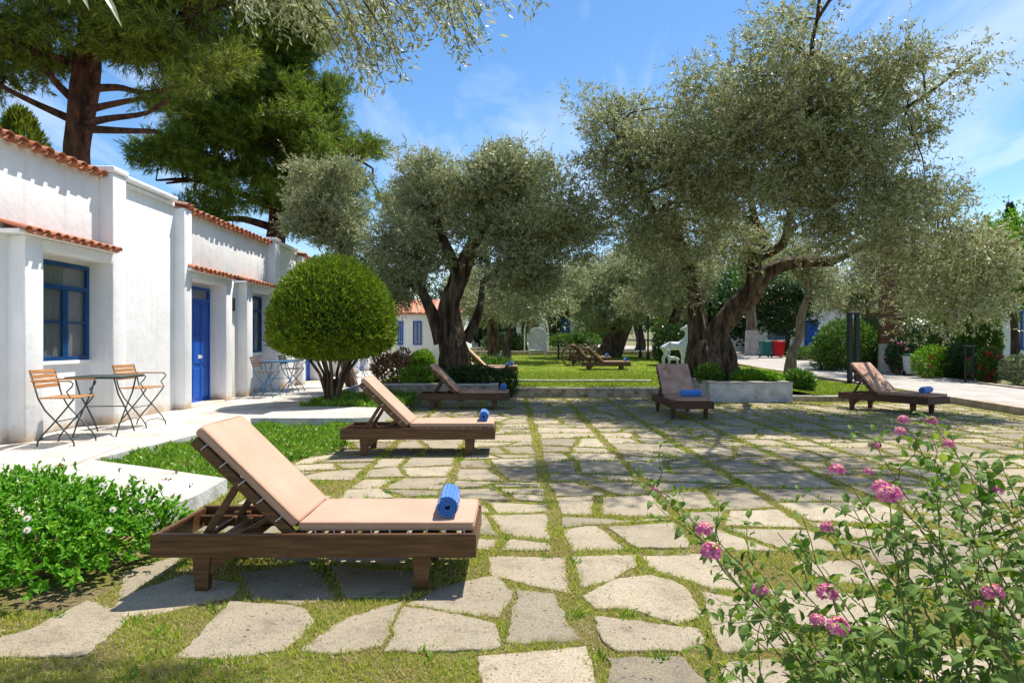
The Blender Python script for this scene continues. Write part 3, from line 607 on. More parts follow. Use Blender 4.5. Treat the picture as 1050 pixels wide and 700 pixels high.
# ---------------------------------------------------------------- garden walls
def wall_thing(name, segs, h, t, label, mat='rubble', cap='cap', z0=-0.05, cat='garden wall'):
    root = empty(name, (segs[0][0], segs[0][1], 0), label=label, cat=cat); ox, oy = segs[0]
    b1, b2 = MB(), MB()
    for a, b_ in zip(segs, segs[1:]):
        a = Vector((a[0] - ox, a[1] - oy, 0)); b_ = Vector((b_[0] - ox, b_[1] - oy, 0)); d = (b_ - a); L = d.length; d.normalize(); s_ = Vector((-d.y, d.x, 0))
        M = Matrix((d, s_, Vector((0, 0, 1)))).transposed().to_4x4(); M.translation = a
        b1.rbox(0, L, 0, t, z0, h - 0.05, 0.01, 1, M, cuts=2, disp=0.015)
        k = max(1, int(L / 0.55)); rr = random.Random(k)
        for i in range(k):
            b2.rbox(L * i / k + .004, L * (i + 1) / k - .004, -0.015 + rr.uniform(-.008, .008), t + 0.015, h - 0.05, h + rr.uniform(-.008, .006), 0.008, 1, M)
    b1.build('wall_body', mat, root); b2.build('coping', cap, root, True); return root
wall_thing('garden_wall', [(-3.4, 17.4), (-0.35, 17.4), (-0.35, 18.7)], 0.47, 0.22, 'low rubble stone wall in front of the left olive tree bed')
wall_thing('garden_wall', [(-0.12, 18.7), (4.98, 18.7)], 0.29, 0.2, 'long low stone wall along the near edge of the lawn')
wall_thing('garden_wall', [(5.0, 19.6), (4.98, 17.2), (7.05, 17.15), (7.08, 19.6)], 0.54, 0.22, 'grey plastered wall round the bed of the big right olive tree', mat='slab_side')
wall_thing('garden_wall', [(7.1, 17.5), (10.9, 17.5)], 0.16, 0.15, 'very low kerb wall right of the plastered olive bed')
wall_thing('garden_wall', [(-0.3, 21.0), (4.3, 21.0)], 0.37, 0.14, 'thin pale stone edging running across the lawn', z0=0.1)
prism('olive_bed_soil', [(-3.4, 17.61), (-0.56, 17.61), (-0.4, 21.0), (-3.4, 21.0)], -0.1, 0.42, 'dirt_bed')
prism('olive_bed_soil', [(5.2, 17.40), (6.85, 17.38), (6.9, 21.0), (4.8, 21.0)], -0.1, 0.48, 'dirt_bed')
for (y, x0, x1, h) in ((40.0, -3.5, 9.2, 0.25), (44.0, -3.5, 6.5, 0.3)):
    w = wall_thing('garden_wall', [(x0, y), (x1, y)], lawn_z(0, y) + h, 0.3, 'pale low wall across the far lawn, %s' % ('nearer of the two, behind the white cane chair' if y == 40 else 'farther of the two, under the white arch'), z0=0.3)

# ---------------------------------------------------------------- the white terrace building
XF, XM, XB = -6.72, -6.95, -7.12
def tile_run(mb, y0, y1, xf, zf, xb, zb, pitch=0.27, seed=0, rowlen=0.42):
    """barrel tiles: rows stepping up the slope; each tile an arc shell with thickness"""
    r = random.Random(seed); L = math.hypot(xb - xf, zb - zf); nrow = max(1, int(round(L / (rowlen * .82)))); ux, uz = (xb - xf) / L, (zb - zf) / L; nx_, nz_ = -uz * (1 if ux > 0 else -1), abs(ux)
    n = max(1, int(round((y1 - y0) / pitch))); p = (y1 - y0) / n; seg = 6
    for row in range(nrow):
        s0 = L * row / nrow; s1 = min(L, s0 + L / nrow + 0.06)
        for i in range(n):
            for kind in (0, 1):
                yc = y0 + (i + (0.5 if kind == 0 else 1.0)) * p + r.gauss(0, .006); rad = p * (0.36 if kind == 0 else 0.33); j0 = s0 + r.gauss(0, .006) - (0.02 if kind else 0)
                if kind == 1 and i == n - 1: continue
                base = 0.02 * row * 0 + (0.05 if kind == 0 else 0.035)
                k = len(mb.v)
                for (s_, lift, rs_) in ((j0, 0.03, 1.08), (s1, 0.0, 0.9)):
                    for t in (0.0, 0.016):
                        for q in range(seg + 1):
                            a = pi * q / seg; rr = (rad * rs_ - t) if kind == 0 else (rad * rs_ - t)
                            yy = yc - cos(a) * rr; hh = sin(a) * rr * 0.8 * (1 if kind == 0 else -1) + (0 if kind == 0 else 0.028)
                            x = xf + ux * s_ + nx_ * (base + lift + hh); z = zf + uz * s_ + nz_ * (base + lift + hh)
                            mb.v.append((x, yy, z))
                m_ = seg + 1
                for q in range(seg):
                    a0 = k + q; mb.f.append((a0, a0 + 1, a0 + 2 * m_ + 1, a0 + 2 * m_))
                    b0 = k + m_ + q; mb.f.append((b0 + 1, b0, b0 + 2 * m_, b0 + 2 * m_ + 1))
                    mb.f.append((a0 + 1, a0, b0, b0 + 1))
                mb.f.append((k, k + 2 * m_, k + 3 * m_, k + m_)); mb.f.append((k + seg, k + m_ + seg, k + 3 * m_ + seg, k + 2 * m_ + seg))
bld = empty('terrace_building', (0, 0, 0), label='long low white building with blue doors and red tiled eaves along the left terrace', cat='building')
def wbox(mb, x0, x1, y0, y1, z0, z1, r=0.012): mb.rbox(x0, x1, y0, y1, z0, z1, r, 2)
def window(parent, y0, y1, z0, z1):
    f = MB(); x = XB + 0.025; t = 0.065
    f.box(x - .05, x, y0, y0 + t, z0, z1); f.box(x - .05, x, y1 - t, y1, z0, z1)
    f.box(x - .05, x, y0 + t, y1 - t, z0, z0 + t); f.box(x - .05, x, y0 + t, y1 - t, z1 - t, z1)
    zt = z0 + (z1 - z0) * 0.72
    f.box(x - .045, x + .006, y0 + t, y1 - t, zt, zt + .07)
    ym = (y0 + y1) / 2
    f.box(x - .04, x - .004, ym - .02, ym + .02, z0 + t, zt)
    zc = z0 + (z1 - z0) * 0.38
    f.box(x - .036, x - .010, y0 + t, ym - .035, zc, zc + .03); f.box(x - .036, x - .010, ym + .035, y1 - t, zc, zc + .03)
    for (a, b_) in ((y0 + t, ym - .035), (ym + .035, y1 - t)):
        f.box(x - .038, x - .006, a - .012, a + .03, z0 + t, zt); f.box(x - .038, x - .006, b_ - .03, b_ + .012, z0 + t, zt)
    w = MB(); w.box(XB - .03, XB - .026, y0 + t, y1 - t, z0 + t, z1 - t)
    wo_ = f.build('window', 'blue_frame', parent)
    w.build('pane', 'glass', wo_)
    c = MB(); n = 40
    for i in range(n + 1):
        yy = y0 + (y1 - y0) * i / n; xx = XB - .14 + .02 * sin(i * 1.3) + .01 * sin(i * 3.1)
        c.v += [(xx, yy, z0 - .05), (xx, yy, z1 + .05)]
    for i in range(n): c.f.append((2 * i, 2 * i + 2, 2 * i + 3, 2 * i + 1))
    c.build('curtain', 'curtain', wo_, True)
    s_ = MB(); s_.rbox(XB - .02, XB + .05, y0 - .03, y1 + .03, z0 - .06, z0 - .003, .006, 1); s_.build('sill', 'whitewash', wo_)
def door(parent, y0, y1, z1):
    x = XB + 0.02; d = MB()
    d.box(x - .05, x + .012, y0, y0 + .06, .15, z1); d.box(x - .05, x + .012, y1 - .06, y1, .15, z1); d.box(x - .05, x + .012, y0 + .06, y1 - .06, z1 - .06, z1)
    zt = 2.46; d.box(x - .05, x + .012, y0 + .06, y1 - .06, zt, zt + .06)
    d.box(x - .045, x - .01, y0 + .06, y1 - .06, .17, zt)
    ym = y0 + (y1 - y0) * .5
    for a, b_ in ((y0 + .09, ym - .02), (ym + .02, y1 - .09)):
        for z0_, z1_ in ((.28, .95), (1.05, 1.70), (1.80, 2.38)): d.rbox(x - .012, x + .006, a + .02, b_ - .02, z0_, z1_, .008, 1)
    d.box(x - .012, x + .004, ym - .012, ym + .012, .17, zt)
    do = d.build('door', 'blue_paint', parent)
    g = MB(); g.box(x - .035, x - .03, y0 + .06, y1 - .06, zt + .06, z1 - .06); g.build('pane', 'glass', do)
    h = MB(); h.rbox(x + .0065, x + .016, ym - .14, ym + .02, 1.16, 1.24, .004, 1); h.tube([(x + .016, ym - .11, 1.2), (x + .06, ym - .11, 1.2), (x + .06, ym - .02, 1.2)], .009, 6); h.build('handle', 'white_paint', do)
roofm = MB(); dark = MB()
ZE, ZL = 4.30, 2.86
def unit(Y0):
    wall, piers, caps, canp, canb, roofm = MB(), MB(), MB(), MB(), MB(), MB()
    D0, D1 = Y0 + .34, Y0 + 2.05; W0, W1 = Y0 + 3.7, Y0 + 5.4
    dy0, dy1 = Y0 + 1.08, Y0 + 2.03; wy0, wy1 = Y0 + 4.16, Y0 + 5.36
    # main wall (with the two recesses left open below the lintels)
    wbox(wall, XM - .35, XM, Y0, Y0 + 5.4, ZL + .18, ZE + .05)
    wbox(wall, XM - .35, XM, D1 + .05, W0 - .05, .1, ZL + .19); wbox(wall, XB - .25, XB, dy1 - .005, D1 + .02, .1, ZL + .195)
    # recess backs with openings
    wbox(wall, XB - .25, XB, D0 - .01, dy0, .1, ZL + .2); wbox(wall, XB - .25, XB, dy0 - .01, dy1 + .02, 2.785, ZL + .2)
    wbox(wall, XB - .25, XB, W0 - .01, wy0, .1, ZL + .2); wbox(wall, XB - .25, XB, wy0 - .01, wy1 + .01, .1, 1.22); wbox(wall, XB - .25, XB, wy0 - .01, wy1 + .01, 2.8, ZL + .2)
    wbox(wall, XB - .25, XB, wy1, W1 + .01, .1, ZL + .2)
    dark.box(XB - .9, XB - .88, Y0, Y0 + 7.9, .1, 3.2)  # thin backing sheet, painted dark as the gloom behind door and window
    # piers
    wbox(piers, XM - .3, XF, Y0, D0, .1, ZE - .01, .02); wbox(piers, XM - .3, XF + .003, D1, D1 + .35, .1, ZL + .165, .02)
    wbox(piers, XM - .3, XF, Y0 + 3.32, W0, .1, ZL + .165, .02); wbox(piers, XM - .3, XF, W1, W1 + .4, .1, ZE + .09, .02)
    # lintels
    wbox(piers, XM - .17, XF - .004, D0 - .01, D1 + .01, ZL, ZL + .16); wbox(piers, XM - .17, XF - .004, W0 - .01, W1 + .01, ZL, ZL + .16)
    # parapet bay
    wbox(wall, XM - .35, XM + .03, W1 + .39, Y0 + 7.91, .1, ZE + .1)
    wbox(caps, XM - .40, XM + .13, W1 + .2, Y0 + 7.86, ZE + .112, ZE + .20, .03); wbox(caps, XM - .42, XF + .03, W1 - .035, W1 + .43, ZE + .095, ZE + .203, .02)
    # step at the door
    wbox(piers, XB, XF - .02, D0 + .003, D1 - .003, .1, .185)
    r0 = roofm; canp2, canb2 = MB(), MB()
    tile_run(r0, Y0 - .02, Y0 + .38, -6.70, ZE - .03, -8.3, ZE + .40, .2, seed=2); tile_run(r0, Y0 + .36, Y0 + 5.42, -6.83, ZE - .05, -8.4, ZE + .43, seed=int(Y0 * 10))
    tile_run(canp, Y0 + .12, Y0 + 2.45, -6.60, 2.99, -6.98, 3.13, .205, seed=int(Y0 * 7), rowlen=.5); tile_run(canp2, Y0 + 3.08, Y0 + 5.45, -6.60, 2.99, -6.98, 3.13, .205, seed=int(Y0 * 9), rowlen=.5)
    canb.rbox(XM - .02, XF + .08, Y0 + .14, Y0 + 2.43, ZL + .165, ZL + .22, .01, 1); canb2.rbox(XM - .02, XF + .08, Y0 + 3.1, Y0 + 5.41, ZL + .165, ZL + .22, .01, 1)
    window(bld, wy0, wy1, 1.25, 2.8)
    door(bld, dy0, dy1, 2.78)
    wall.build('wall', 'whitewash', bld, True); piers.build('pier', 'whitewash', bld, True); caps.build('parapet_cap', 'whitewash', bld, True); roofm.build('roof', 'terracotta', bld, True)
    for a_, b_ in ((canp, canb), (canp2, canb2)): cb_ = b_.build('canopy', 'whitewash', bld); a_.build('canopy_tiles', 'terracotta', cb_, True)
for Y0 in (6.1, 14.0, 21.9, 29.8): unit(Y0)
wall = MB(); wbox(wall, XM - .35, XM, -2, 6.1, .1, ZE + .05); tile_run(roofm, 0.4, 6.08, -6.83, ZE - .05, -8.4, ZE + .45, seed=3)
wbox(wall, -13, XM - .36, -1.9, 37.6, .1, ZE + .0); wbox(wall, -13, XF - .02, 37.7, 38.1, .1, ZE + .05)
wall.build('wall', 'whitewash', bld, True)
roofm.build('roof', 'terracotta', bld, True); dark.build('room', 'dark_room', bld)
sl = MB(); sl.v = [(-8.35, -2, ZE + .43), (-8.35, 37.6, ZE + .43), (-13, 37.6, ZE + .1), (-13, -2, ZE + .1), (-6.85, -2, ZE), (-6.85, 37.6, ZE)]; sl.f = [(0, 3, 2, 1), (4, 0, 1, 5)]
sl.build('roof_deck', 'whitewash', bld)
for yb in (16.8, 24.7): lm = MB(); lm.rbox(XM, XM + .13, yb - .05, yb + .05, 2.3, 2.62, .02, 2); lm.build('wall_lamp', 'black_metal', bld)

# small houses
def house(name, x0, x1, y0, y1, zb, h, label, feats=(), roofh=1.3, cat='house', stain='whitewash', overhang=.3, pitchax='x'):
    root = empty(name, (0, 0, 0), label=label, cat=cat)
    w = MB(); w.rbox(x0, x1, y0, y1, zb - .6, zb + h, .02, 1)
    ym = (y0 + y1) / 2
    w.add([(x0, y0, zb + h), (x0, y1, zb + h), (x0, ym, zb + h + roofh), (x0 + .2, y0, zb + h), (x0 + .2, y1, zb + h), (x0 + .2, ym, zb + h + roofh)], [(0, 1, 2)])
    w.build('wall', stain, root)
    r = MB(); o2 = overhang; k = roofh / (ym - y0)
    n = max(4, int((x1 - x0 + 2 * o2) / .3)); prof = []
    for i in range(n * 4 + 1):
        x = x0 - o2 + (x1 - x0 + 2 * o2) * i / (n * 4); prof.append((x, .05 * abs(sin(pi * i / 4))))
    m_ = len(prof)
    for (yy, zz_) in ((y0 - o2, zb + h - k * o2), (ym, zb + h + roofh), (y1 + o2, zb + h - k * o2)):
        for x, b_ in prof: r.v.append((x, yy, zz_ + b_ + .06))
    for (yy, zz_) in ((y0 - o2, zb + h - k * o2), (ym, zb + h + roofh), (y1 + o2, zb + h - k * o2)):
        for x, b_ in prof: r.v.append((x, yy, zz_ - .02))
    for s_ in range(2):
        for i in range(m_ - 1):
            a = s_ * m_ + i; r.f.append((a, a + 1, a + m_ + 1, a + m_)); c_ = a + 3 * m_; r.f.append((c_ + 1, c_, c_ + m_, c_ + m_ + 1))
    for i in range(m_ - 1): r.f.append((i + 1, i, i + 3 * m_, i + 1 + 3 * m_))
    r.build('roof', 'terracotta', root, True)
    for (kind, fx, fw, fz, fh) in feats:
        f = MB(); g = MB(); y = y0 - .02
        if kind == 'door':
            f.box(fx - fw / 2, fx + fw / 2, y - .03, y + .05, zb, zb + fh); f.rbox(fx - fw / 2 + .1, fx + fw / 2 - .1, y - .05, y - .028, zb + .2, zb + fh - .2, .01, 1)
            d = f.build('door', 'blue_paint', root); hh = MB(); hh.rbox(fx + fw / 2 - .14, fx + fw / 2 - .1, y - .09, y - .05, zb + 1, zb + 1.12, .005, 1); hh.build('handle', 'white_paint', d)
        else:
            a, b_ = fx - fw / 2, fx + fw / 2
            f.box(a, a + .07, y - .04, y + .05, zb + fz, zb + fz + fh); f.box(b_ - .07, b_, y - .04, y + .05, zb + fz, zb + fz + fh); f.box(a + .07, b_ - .07, y - .04, y + .05, zb + fz, zb + fz + .07); f.box(a + .07, b_ - .07, y - .04, y + .05, zb + fz + fh - .07, zb + fz + fh)
            f.box(fx - .03, fx + .03, y - .035, y + .04, zb + fz + .07, zb + fz + fh - .07)
            d = f.build('window', 'blue_paint', root); g.box(a + .07, b_ - .07, y - .012, y - .006, zb + fz + .07, zb + fz + fh - .07); g.build('pane', 'glass', d)
    return root
house('white_house', -6.6, -2.7, 38.6, 46, 0.15, 3.0, 'white tiled cottage closing the far end of the left terrace', (('window', -5.35, .5, 1.2, 1.35), ('window', -6.3, .3, 1.2, 1.35), ('window', -3.6, .8, 1.2, 1.3)), .9)
house('white_house', -4.2, 1.2, 62, 70, 1.3, 2.6, 'pale blue-shaded cottage far behind the left olive trunk', (('window', -1.9, 1.2, .7, 1.2), ('window', 0.2, .9, .7, 1.2), ('door', -.75, .9, 0, 2.0)), 1.2)
house('white_house', 3.9, 6.9, 66, 72, 1.9, 2.3, 'far white cottage with a single bright blue door behind the wheels', (('door', 5.1, 1.0, 0, 2.0),), 1.0)
house('white_house', 16.4, 24, 47, 54, 0.8, 3.2, 'white house behind the red and teal bins', (('door', 20.6, .95, 0, 2.2), ('window', 18.2, 1.1, .9, 1.2), ('window', 22.6, 1.1, .9, 1.2)), .5)
house('white_house', 20.1, 30, 28, 30.8, 0.2, 3.3, 'white tiled house with a blue window at the right edge', (('window', 21.5, 1.3, 1.0, 1.6), ('window', 25.5, 1.3, 1.0, 1.6)), 1.4)

# ---------------------------------------------------------------- trees
def place(fn): return fn
def tree_root(name, loc, label, cat='tree', group=None): return empty(name, loc, label=label, cat=cat, group=group)
def finish(root, mb, V, bark, leaf, crown_name='crown', trunk='trunk'):
    off = np.array(root.location); mb.v = [(a - off[0], b_ - off[1], c - off[2]) for a, b_, c in mb.v]
    mb.build(trunk, bark, root, True); quad_obj(crown_name, V - off, leaf, root)
def B(px, py, Y, rx, ry, rd): c = P(px, py, Y); return (*c, rx / F * Y, rd, ry / F * Y)

# big olive on the right
r = tree_root('olive_tree', (5.7, 19.5, .48), 'biggest olive tree, double gnarled trunk in the grey plastered bed', 'tree')
mb = MB(); skel = []
def limb(pts, rad, n=12, g=.28, seed=0):
    global mb
    pp = [Vector(p) for p in pts]; out, rr = [], []
    for i in range(len(pp) - 1):
        for k in range(4):
            t = k / 4; p0 = pp[max(i - 1, 0)]; p1 = pp[i]; p2 = pp[i + 1]; p3 = pp[min(i + 2, len(pp) - 1)]
            out.append(0.5 * ((2 * p1) + (p2 - p0) * t + (2 * p0 - 5 * p1 + 4 * p2 - p3) * t * t + (-p0 + 3 * p1 - 3 * p2 + p3) * t ** 3)); rr.append(rad[i] * (1 - t) + rad[i + 1] * t)
    out.append(pp[-1]); rr.append(rad[-1]); mb.tube(out, rr, n, g, seed); skel.extend((tuple(p), q) for p, q in zip(out[2:], rr[2:]))
limb([(6.05, 19.4, .3), P(738, 365, 19.4), P(736, 340, 19.3), P(752, 320, 19.2), P(772, 296, 19), P(773, 262, 18.8)], [.56, .38, .31, .27, .24, .17], 26, .6, 1)
limb([(5.3, 19.6, .3), P(716, 360, 19.6), P(713, 320, 19.6), P(705, 270, 19.4), P(690, 220, 19)], [.48, .31, .25, .17, .08], 24, .6, 2)
limb([(5.65, 19.3, .3), P(726, 372, 19.2), P(724, 350, 19.3)], [.55, .45, .25], 14, .5, 7)
limb([P(772, 296, 19), P(790, 278, 18.8), P(815, 269, 18.5), P(855, 268, 18)], [.30, .21, .16, .13], 12, .25, 3)
limb([P(855, 268, 18), P(905, 245, 17), P(950, 240, 15.8), P(1000, 268, 14.8)], [.10, .07, .05, .025], 8, .1, 4)
limb([P(773, 262, 18.8), P(782, 242, 18.7), P(773, 222, 18.5), P(765, 170, 18), P(750, 110, 17)], [.21, .13, .10, .06, .03], 10, .2, 5)
limb([P(780, 262, 18.8), P(803, 250, 18.2), P(812, 215, 17.4), P(850, 140, 16), P(880, 60, 14.5)], [.15, .11, .08, .05, .02], 10, .2, 6)
limb([P(705, 270, 19.4), P(660, 200, 18), P(630, 130, 17)], [.14, .09, .04], 8, .2, 8)
limb([P(812, 215, 17.4), P(830, 110, 15), P(838, 20, 13), (6.2, 11.6, 8.0)], [.09, .055, .035, .02], 8, .1, 9)
limb([P(838, 20, 13), (5.2, 11.5, 8.4), (4.2, 10.8, 8.6)], [.035, .025, .015], 8, .1, 10)
limb([P(860, 120, 15.5), P(930, 110, 14.5), P(1000, 55, 14)], [.06, .045, .02], 6, .1, 11)
blobs = [B(655, 150, 17.5, 58, 52, 1.5), B(612, 120, 17, 30, 24, .8), B(625, 185, 17.5, 40, 34, 1.0), B(790, 65, 14.5, 38, 42, 1.2), B(840, 30, 13.5, 50, 40, 1.4), B(865, 70, 14, 38, 40, 1.2), B(820, 100, 14.5, 50, 35, 1.3), B(770, 110, 15.5, 45, 35, 1.2), B(740, 130, 16.5, 65, 55, 1.6), B(720, 75, 16.5, 30, 26, .7),
         B(810, 160, 15.5, 80, 60, 1.6), B(890, 110, 14.5, 55, 60, 1.4), B(895, 205, 14.5, 60, 55, 1.5), B(690, 225, 18, 80, 45, 1.6), B(660, 290, 19, 45, 30, 1.0), B(745, 250, 18.6, 48, 38, 1.2),
         B(935, 225, 14.5, 45, 45, 1.3), B(975, 275, 14.8, 52, 60, 1.4), B(960, 308, 15.2, 36, 32, 1.1), B(880, 250, 16, 50, 24, 1.1), B(950, 270, 15.5, 26, 46, 1.0), B(700, 170, 17, 60, 45, 1.4), B(860, 175, 15.5, 60, 50, 1.5), B(955, 95, 14, 45, 26, .7), B(1000, 55, 14, 24, 24, .5), B(835, 220, 16, 60, 32, 1.2), B(770, 200, 17, 60, 35, 1.2),
         (4.2, 10.6, 8.8, 1.6, 1.4, .7), (6.2, 11.2, 8.8, 1.8, 1.4, .7)]
V, C = crown(blobs, 430, .56, 62, 12, .090, .028, .24, .05, 2.6)
limbs_to(mb, skel, C, .6, .026, 3); finish(r, mb, V, 'bark_olive', 'olive_leaf')

# olive left of centre
r = tree_root('olive_tree', (-1.65, 19.1, .42), 'thick-trunked olive tree behind the rubble wall left of centre', 'tree')
mb = MB(); skel = []
limb([(-1.62, 19, .2), P(466, 375, 19), P(463, 345, 19), P(462, 315, 19), P(470, 285, 19), P(481, 258, 18.9)], [.60, .43, .34, .29, .23, .15], 28, .6, 11)
limb([P(455, 350, 19), P(445, 325, 19), P(434, 300, 18.8), P(425, 270, 18.6)], [.28, .18, .13, .07], 14, .35, 12)
limb([P(478, 350, 19.1), P(492, 318, 19.1), P(494, 290, 19)], [.16, .11, .06], 12, .35, 13)
limb([P(481, 258, 18.9), P(500, 225, 18.6), P(525, 190, 18.2)], [.19, .12, .05], 10, .2, 14)
limb([P(470, 285, 19), P(455, 245, 18.6), P(440, 205, 18)], [.2, .12, .05], 10, .2, 15)
limb([P(494, 290, 19), P(530, 262, 18.6), P(570, 240, 18.2)], [.09, .07, .03], 8, .1, 16)
blobs = [B(437, 200, 18.5, 38, 32, 1.1), B(480, 185, 18.2, 38, 28, 1.1), B(520, 188, 18, 42, 32, 1.2), B(563, 215, 18, 42, 38, 1.2), B(425, 245, 18.4, 38, 42, 1.1), B(535, 238, 18.1, 46, 40, 1.1), B(480, 222, 18.6, 34, 24, .8), B(413, 288, 18.6, 27, 28, .9), B(560, 262, 18.4, 42, 34, 1.1), B(545, 303, 18.8, 45, 22, 1.0), B(590, 225, 18, 26, 22, .7), B(520, 285, 19.6, 26, 26, .7), B(450, 225, 20.4, 60, 40, .9), B(510, 168, 18, 20, 16, .5), B(425, 178, 18.4, 22, 14, .5), B(408, 302, 19, 22, 24, .8), B(432, 268, 19.6, 24, 20, .7), B(400, 265, 19, 20, 26, .8)]
V, C = crown(blobs, 210, .54, 70, 12, .095, .030, .24, .05, 2.6)
limbs_to(mb, skel, C, .6, .026, 4); finish(r, mb, V, 'bark_olive', 'olive_silver')

# grey olive behind the topiary
r = tree_root('olive_tree', (-5.0, 21.2, .15), 'small round grey olive rising behind the clipped dome tree', 'tree')
mb = MB(); skel = []
limb([(-4.95, 21.2, .1), P(352, 360, 21.2), P(345, 310, 21.2), P(350, 262, 21.1), P(345, 235, 21), P(335, 205, 21)], [.2, .17, .15, .14, .11, .05], 10, .25, 17)
V, C = crown([B(335, 195, 21, 36, 34, 1.2), B(352, 225, 21, 36, 30, 1.1), B(318, 225, 21, 26, 28, .9), B(340, 245, 21, 30, 14, .8)], 70, .42, 75, 12, .085, .027, .22, .05, 2.2)
limbs_to(mb, skel, C, .5, .02, 5); finish(r, mb, V, 'bark_olive', 'olive_silver')

# leaning olive beyond the lawn
def simple_tree(name, trunk_pts, rads, blobs, ncl, rcl, tw, per, L, Wd, bark, leaf, label, cat='tree', frac=.5, group=None, gn=.2, seed=0):
    global mb, skel
    r = tree_root(name, trunk_pts[0], label, cat, group); mb = MB(); skel = []
    limb(trunk_pts, rads, 10, gn, seed); V, C = crown(blobs, max(30, ncl // 2), rcl * 1.1, tw * 2, per, L, Wd, L * 2.6, .1, 2.4)
    limbs_to(mb, skel, C, frac, .04, seed); finish(r, mb, V, bark, leaf); return r
simple_tree('olive_tree', [(5.35, 38, .7), P(633, 345, 38), P(648, 318, 38), P(662, 285, 38), P(655, 262, 38)], [.75, .55, .45, .30, .15],
    [B(640, 290, 38, 55, 30, 2.5), B(665, 265, 38, 42, 22, 2.2), B(605, 300, 38, 32, 28, 2), B(630, 322, 37, 38, 18, 1.5)], 260, .65, 26, 11, .15, .045, 'bark_olive', 'olive_silver', 'leaning olive tree standing between the far loungers and the lamp posts', seed=21)
simple_tree('olive_tree', [(9.3, 38, .7), P(689, 340, 38), P(695, 318, 38), P(700, 300, 38)], [.35, .28, .25, .12],
    [B(690, 305, 38, 30, 22, 2), B(705, 285, 38, 30, 22, 2)], 110, .6, 26, 10, .15, .045, 'bark_olive', 'olive_leaf', 'dark slim olive behind the white deer statue', seed=22)
simple_tree('olive_tree', [(11.0, 27, .2), P(812, 362, 27), P(820, 344, 27), P(821, 325, 26.8), P(830, 298, 26.5)], [.27, .20, .18, .17, .09],
    [B(835, 270, 26.5, 30, 30, 1.3), B(810, 255, 26.5, 30, 24, 1.2), B(850, 300, 26.5, 20, 22, .8)], 90, .4, 20, 10, .10, .03, 'bark_pale', 'olive_leaf', 'slim olive with a pale crooked trunk beside the road', seed=23)

simple_tree('olive_tree', [(-.25, 33, .5), P(520, 350, 33), P(530, 325, 33), P(548, 300, 33)], [.24, .19, .15, .1],
    [B(548, 300, 33, 38, 20, 1.6), B(575, 288, 34, 30, 18, 1.6), B(525, 312, 33, 30, 12, 1.2)], 110, .5, 24, 10, .12, .038, 'bark_olive', 'olive_silver', 'olive tree above the cane chair in the middle distance', seed=24)
simple_tree('olive_tree', [(-1.0, 36, .6), P(507, 350, 36), P(504, 330, 36), P(508, 310, 36)], [.35, .3, .25, .12],
    [B(505, 312, 36, 34, 20, 1.8), B(490, 300, 36, 26, 20, 1.6)], 90, .55, 24, 10, .13, .04, 'bark_olive', 'olive_leaf', 'dark olive tree left of the cane chair', seed=25)
simple_tree('olive_tree', [(8.6, 46, .9), P(657, 350, 46), P(652, 320, 46), P(655, 295, 46)], [.4, .33, .28, .12],
    [B(655, 290, 46, 40, 22, 2.4), B(620, 285, 48, 34, 22, 2.4), B(690, 280, 46, 34, 24, 2.4)], 120, .7, 24, 10, .17, .055, 'bark_olive', 'olive_silver', 'grey olive far behind the lamp posts', seed=26)
simple_tree('olive_tree', [(17.5, 33, .3), P(897, 350, 33), P(893, 320, 33), P(890, 290, 33)], [.3, .25, .2, .1],
    [B(882, 290, 33, 34, 26, 1.8), B(860, 300, 33, 30, 20, 1.6), B(925, 300, 34, 34, 24, 1.8), B(900, 265, 33, 40, 22, 1.8)], 130, .6, 24, 10, .13, .042, 'bark_pale', 'olive_silver', 'pale olive crown behind the tall black twin post', seed=27)
simple_tree('olive_tree', [(21.5, 33, .3), P(985, 345, 33), P(985, 310, 33), P(985, 280, 33)], [.3, .25, .2, .1],
    [B(975, 290, 33, 34, 34, 1.8), B(1000, 265, 33, 30, 30, 1.6), B(1010, 310, 33, 20, 18, 1.4)], 110, .6, 24, 10, .13, .042, 'bark_olive', 'olive_leaf', 'olive crown behind the drooping bough at the right', seed=28)

# pines behind the building
def needles(C, O, tw, per, L, Wd, spread=.5):
    n = len(C) * tw; base = np.repeat(C, tw, 0) + rdir(n) * (rng.random((n, 1)) ** .5) * spread * np.array([1.1, 1.1, .5]); o_ = np.repeat(O, tw, 0)
    td = nrm(o_ * .5 + rdir(n) * .7 + np.array([0, 0, .15])); bb = np.repeat(base, per, 0); dd = np.repeat(td, per, 0)
    ld = nrm(dd * .9 + rdir(len(bb)) * .6); c = bb + dd * (rng.random((len(bb), 1)) * L * 1.1)
    return leaf_quads(c, ld, L * (.7 + .6 * rng.random(len(bb))), Wd)
def pine(name, trunk, rads, blobs, ncl, tw, per, L, Wd, leaf, label, spread, branches=(), seed=0, frac=.7):
    global mb, skel
    r = tree_root(name, trunk[0], label, 'tree'); mb = MB(); skel = []
    limb(trunk, rads, 12, .15, seed)
    for b_ in branches: limb(b_[0], b_[1], 7, .1, seed)
    C, O, _ = in_blobs(blobs, ncl, 2.0); V = needles(C, O, tw, per, L, Wd, spread)
    limbs_to(mb, skel, C, frac, .05, seed); finish(r, mb, V, 'bark_pine', leaf); return r
YP = 19.0
tr = [(-12.4, YP, 0), P(78, 200, YP), P(79, 150, YP), P(86, 90, YP), P(92, 40, YP), P(95, -40, YP), P(100, -120, YP)]
br = []
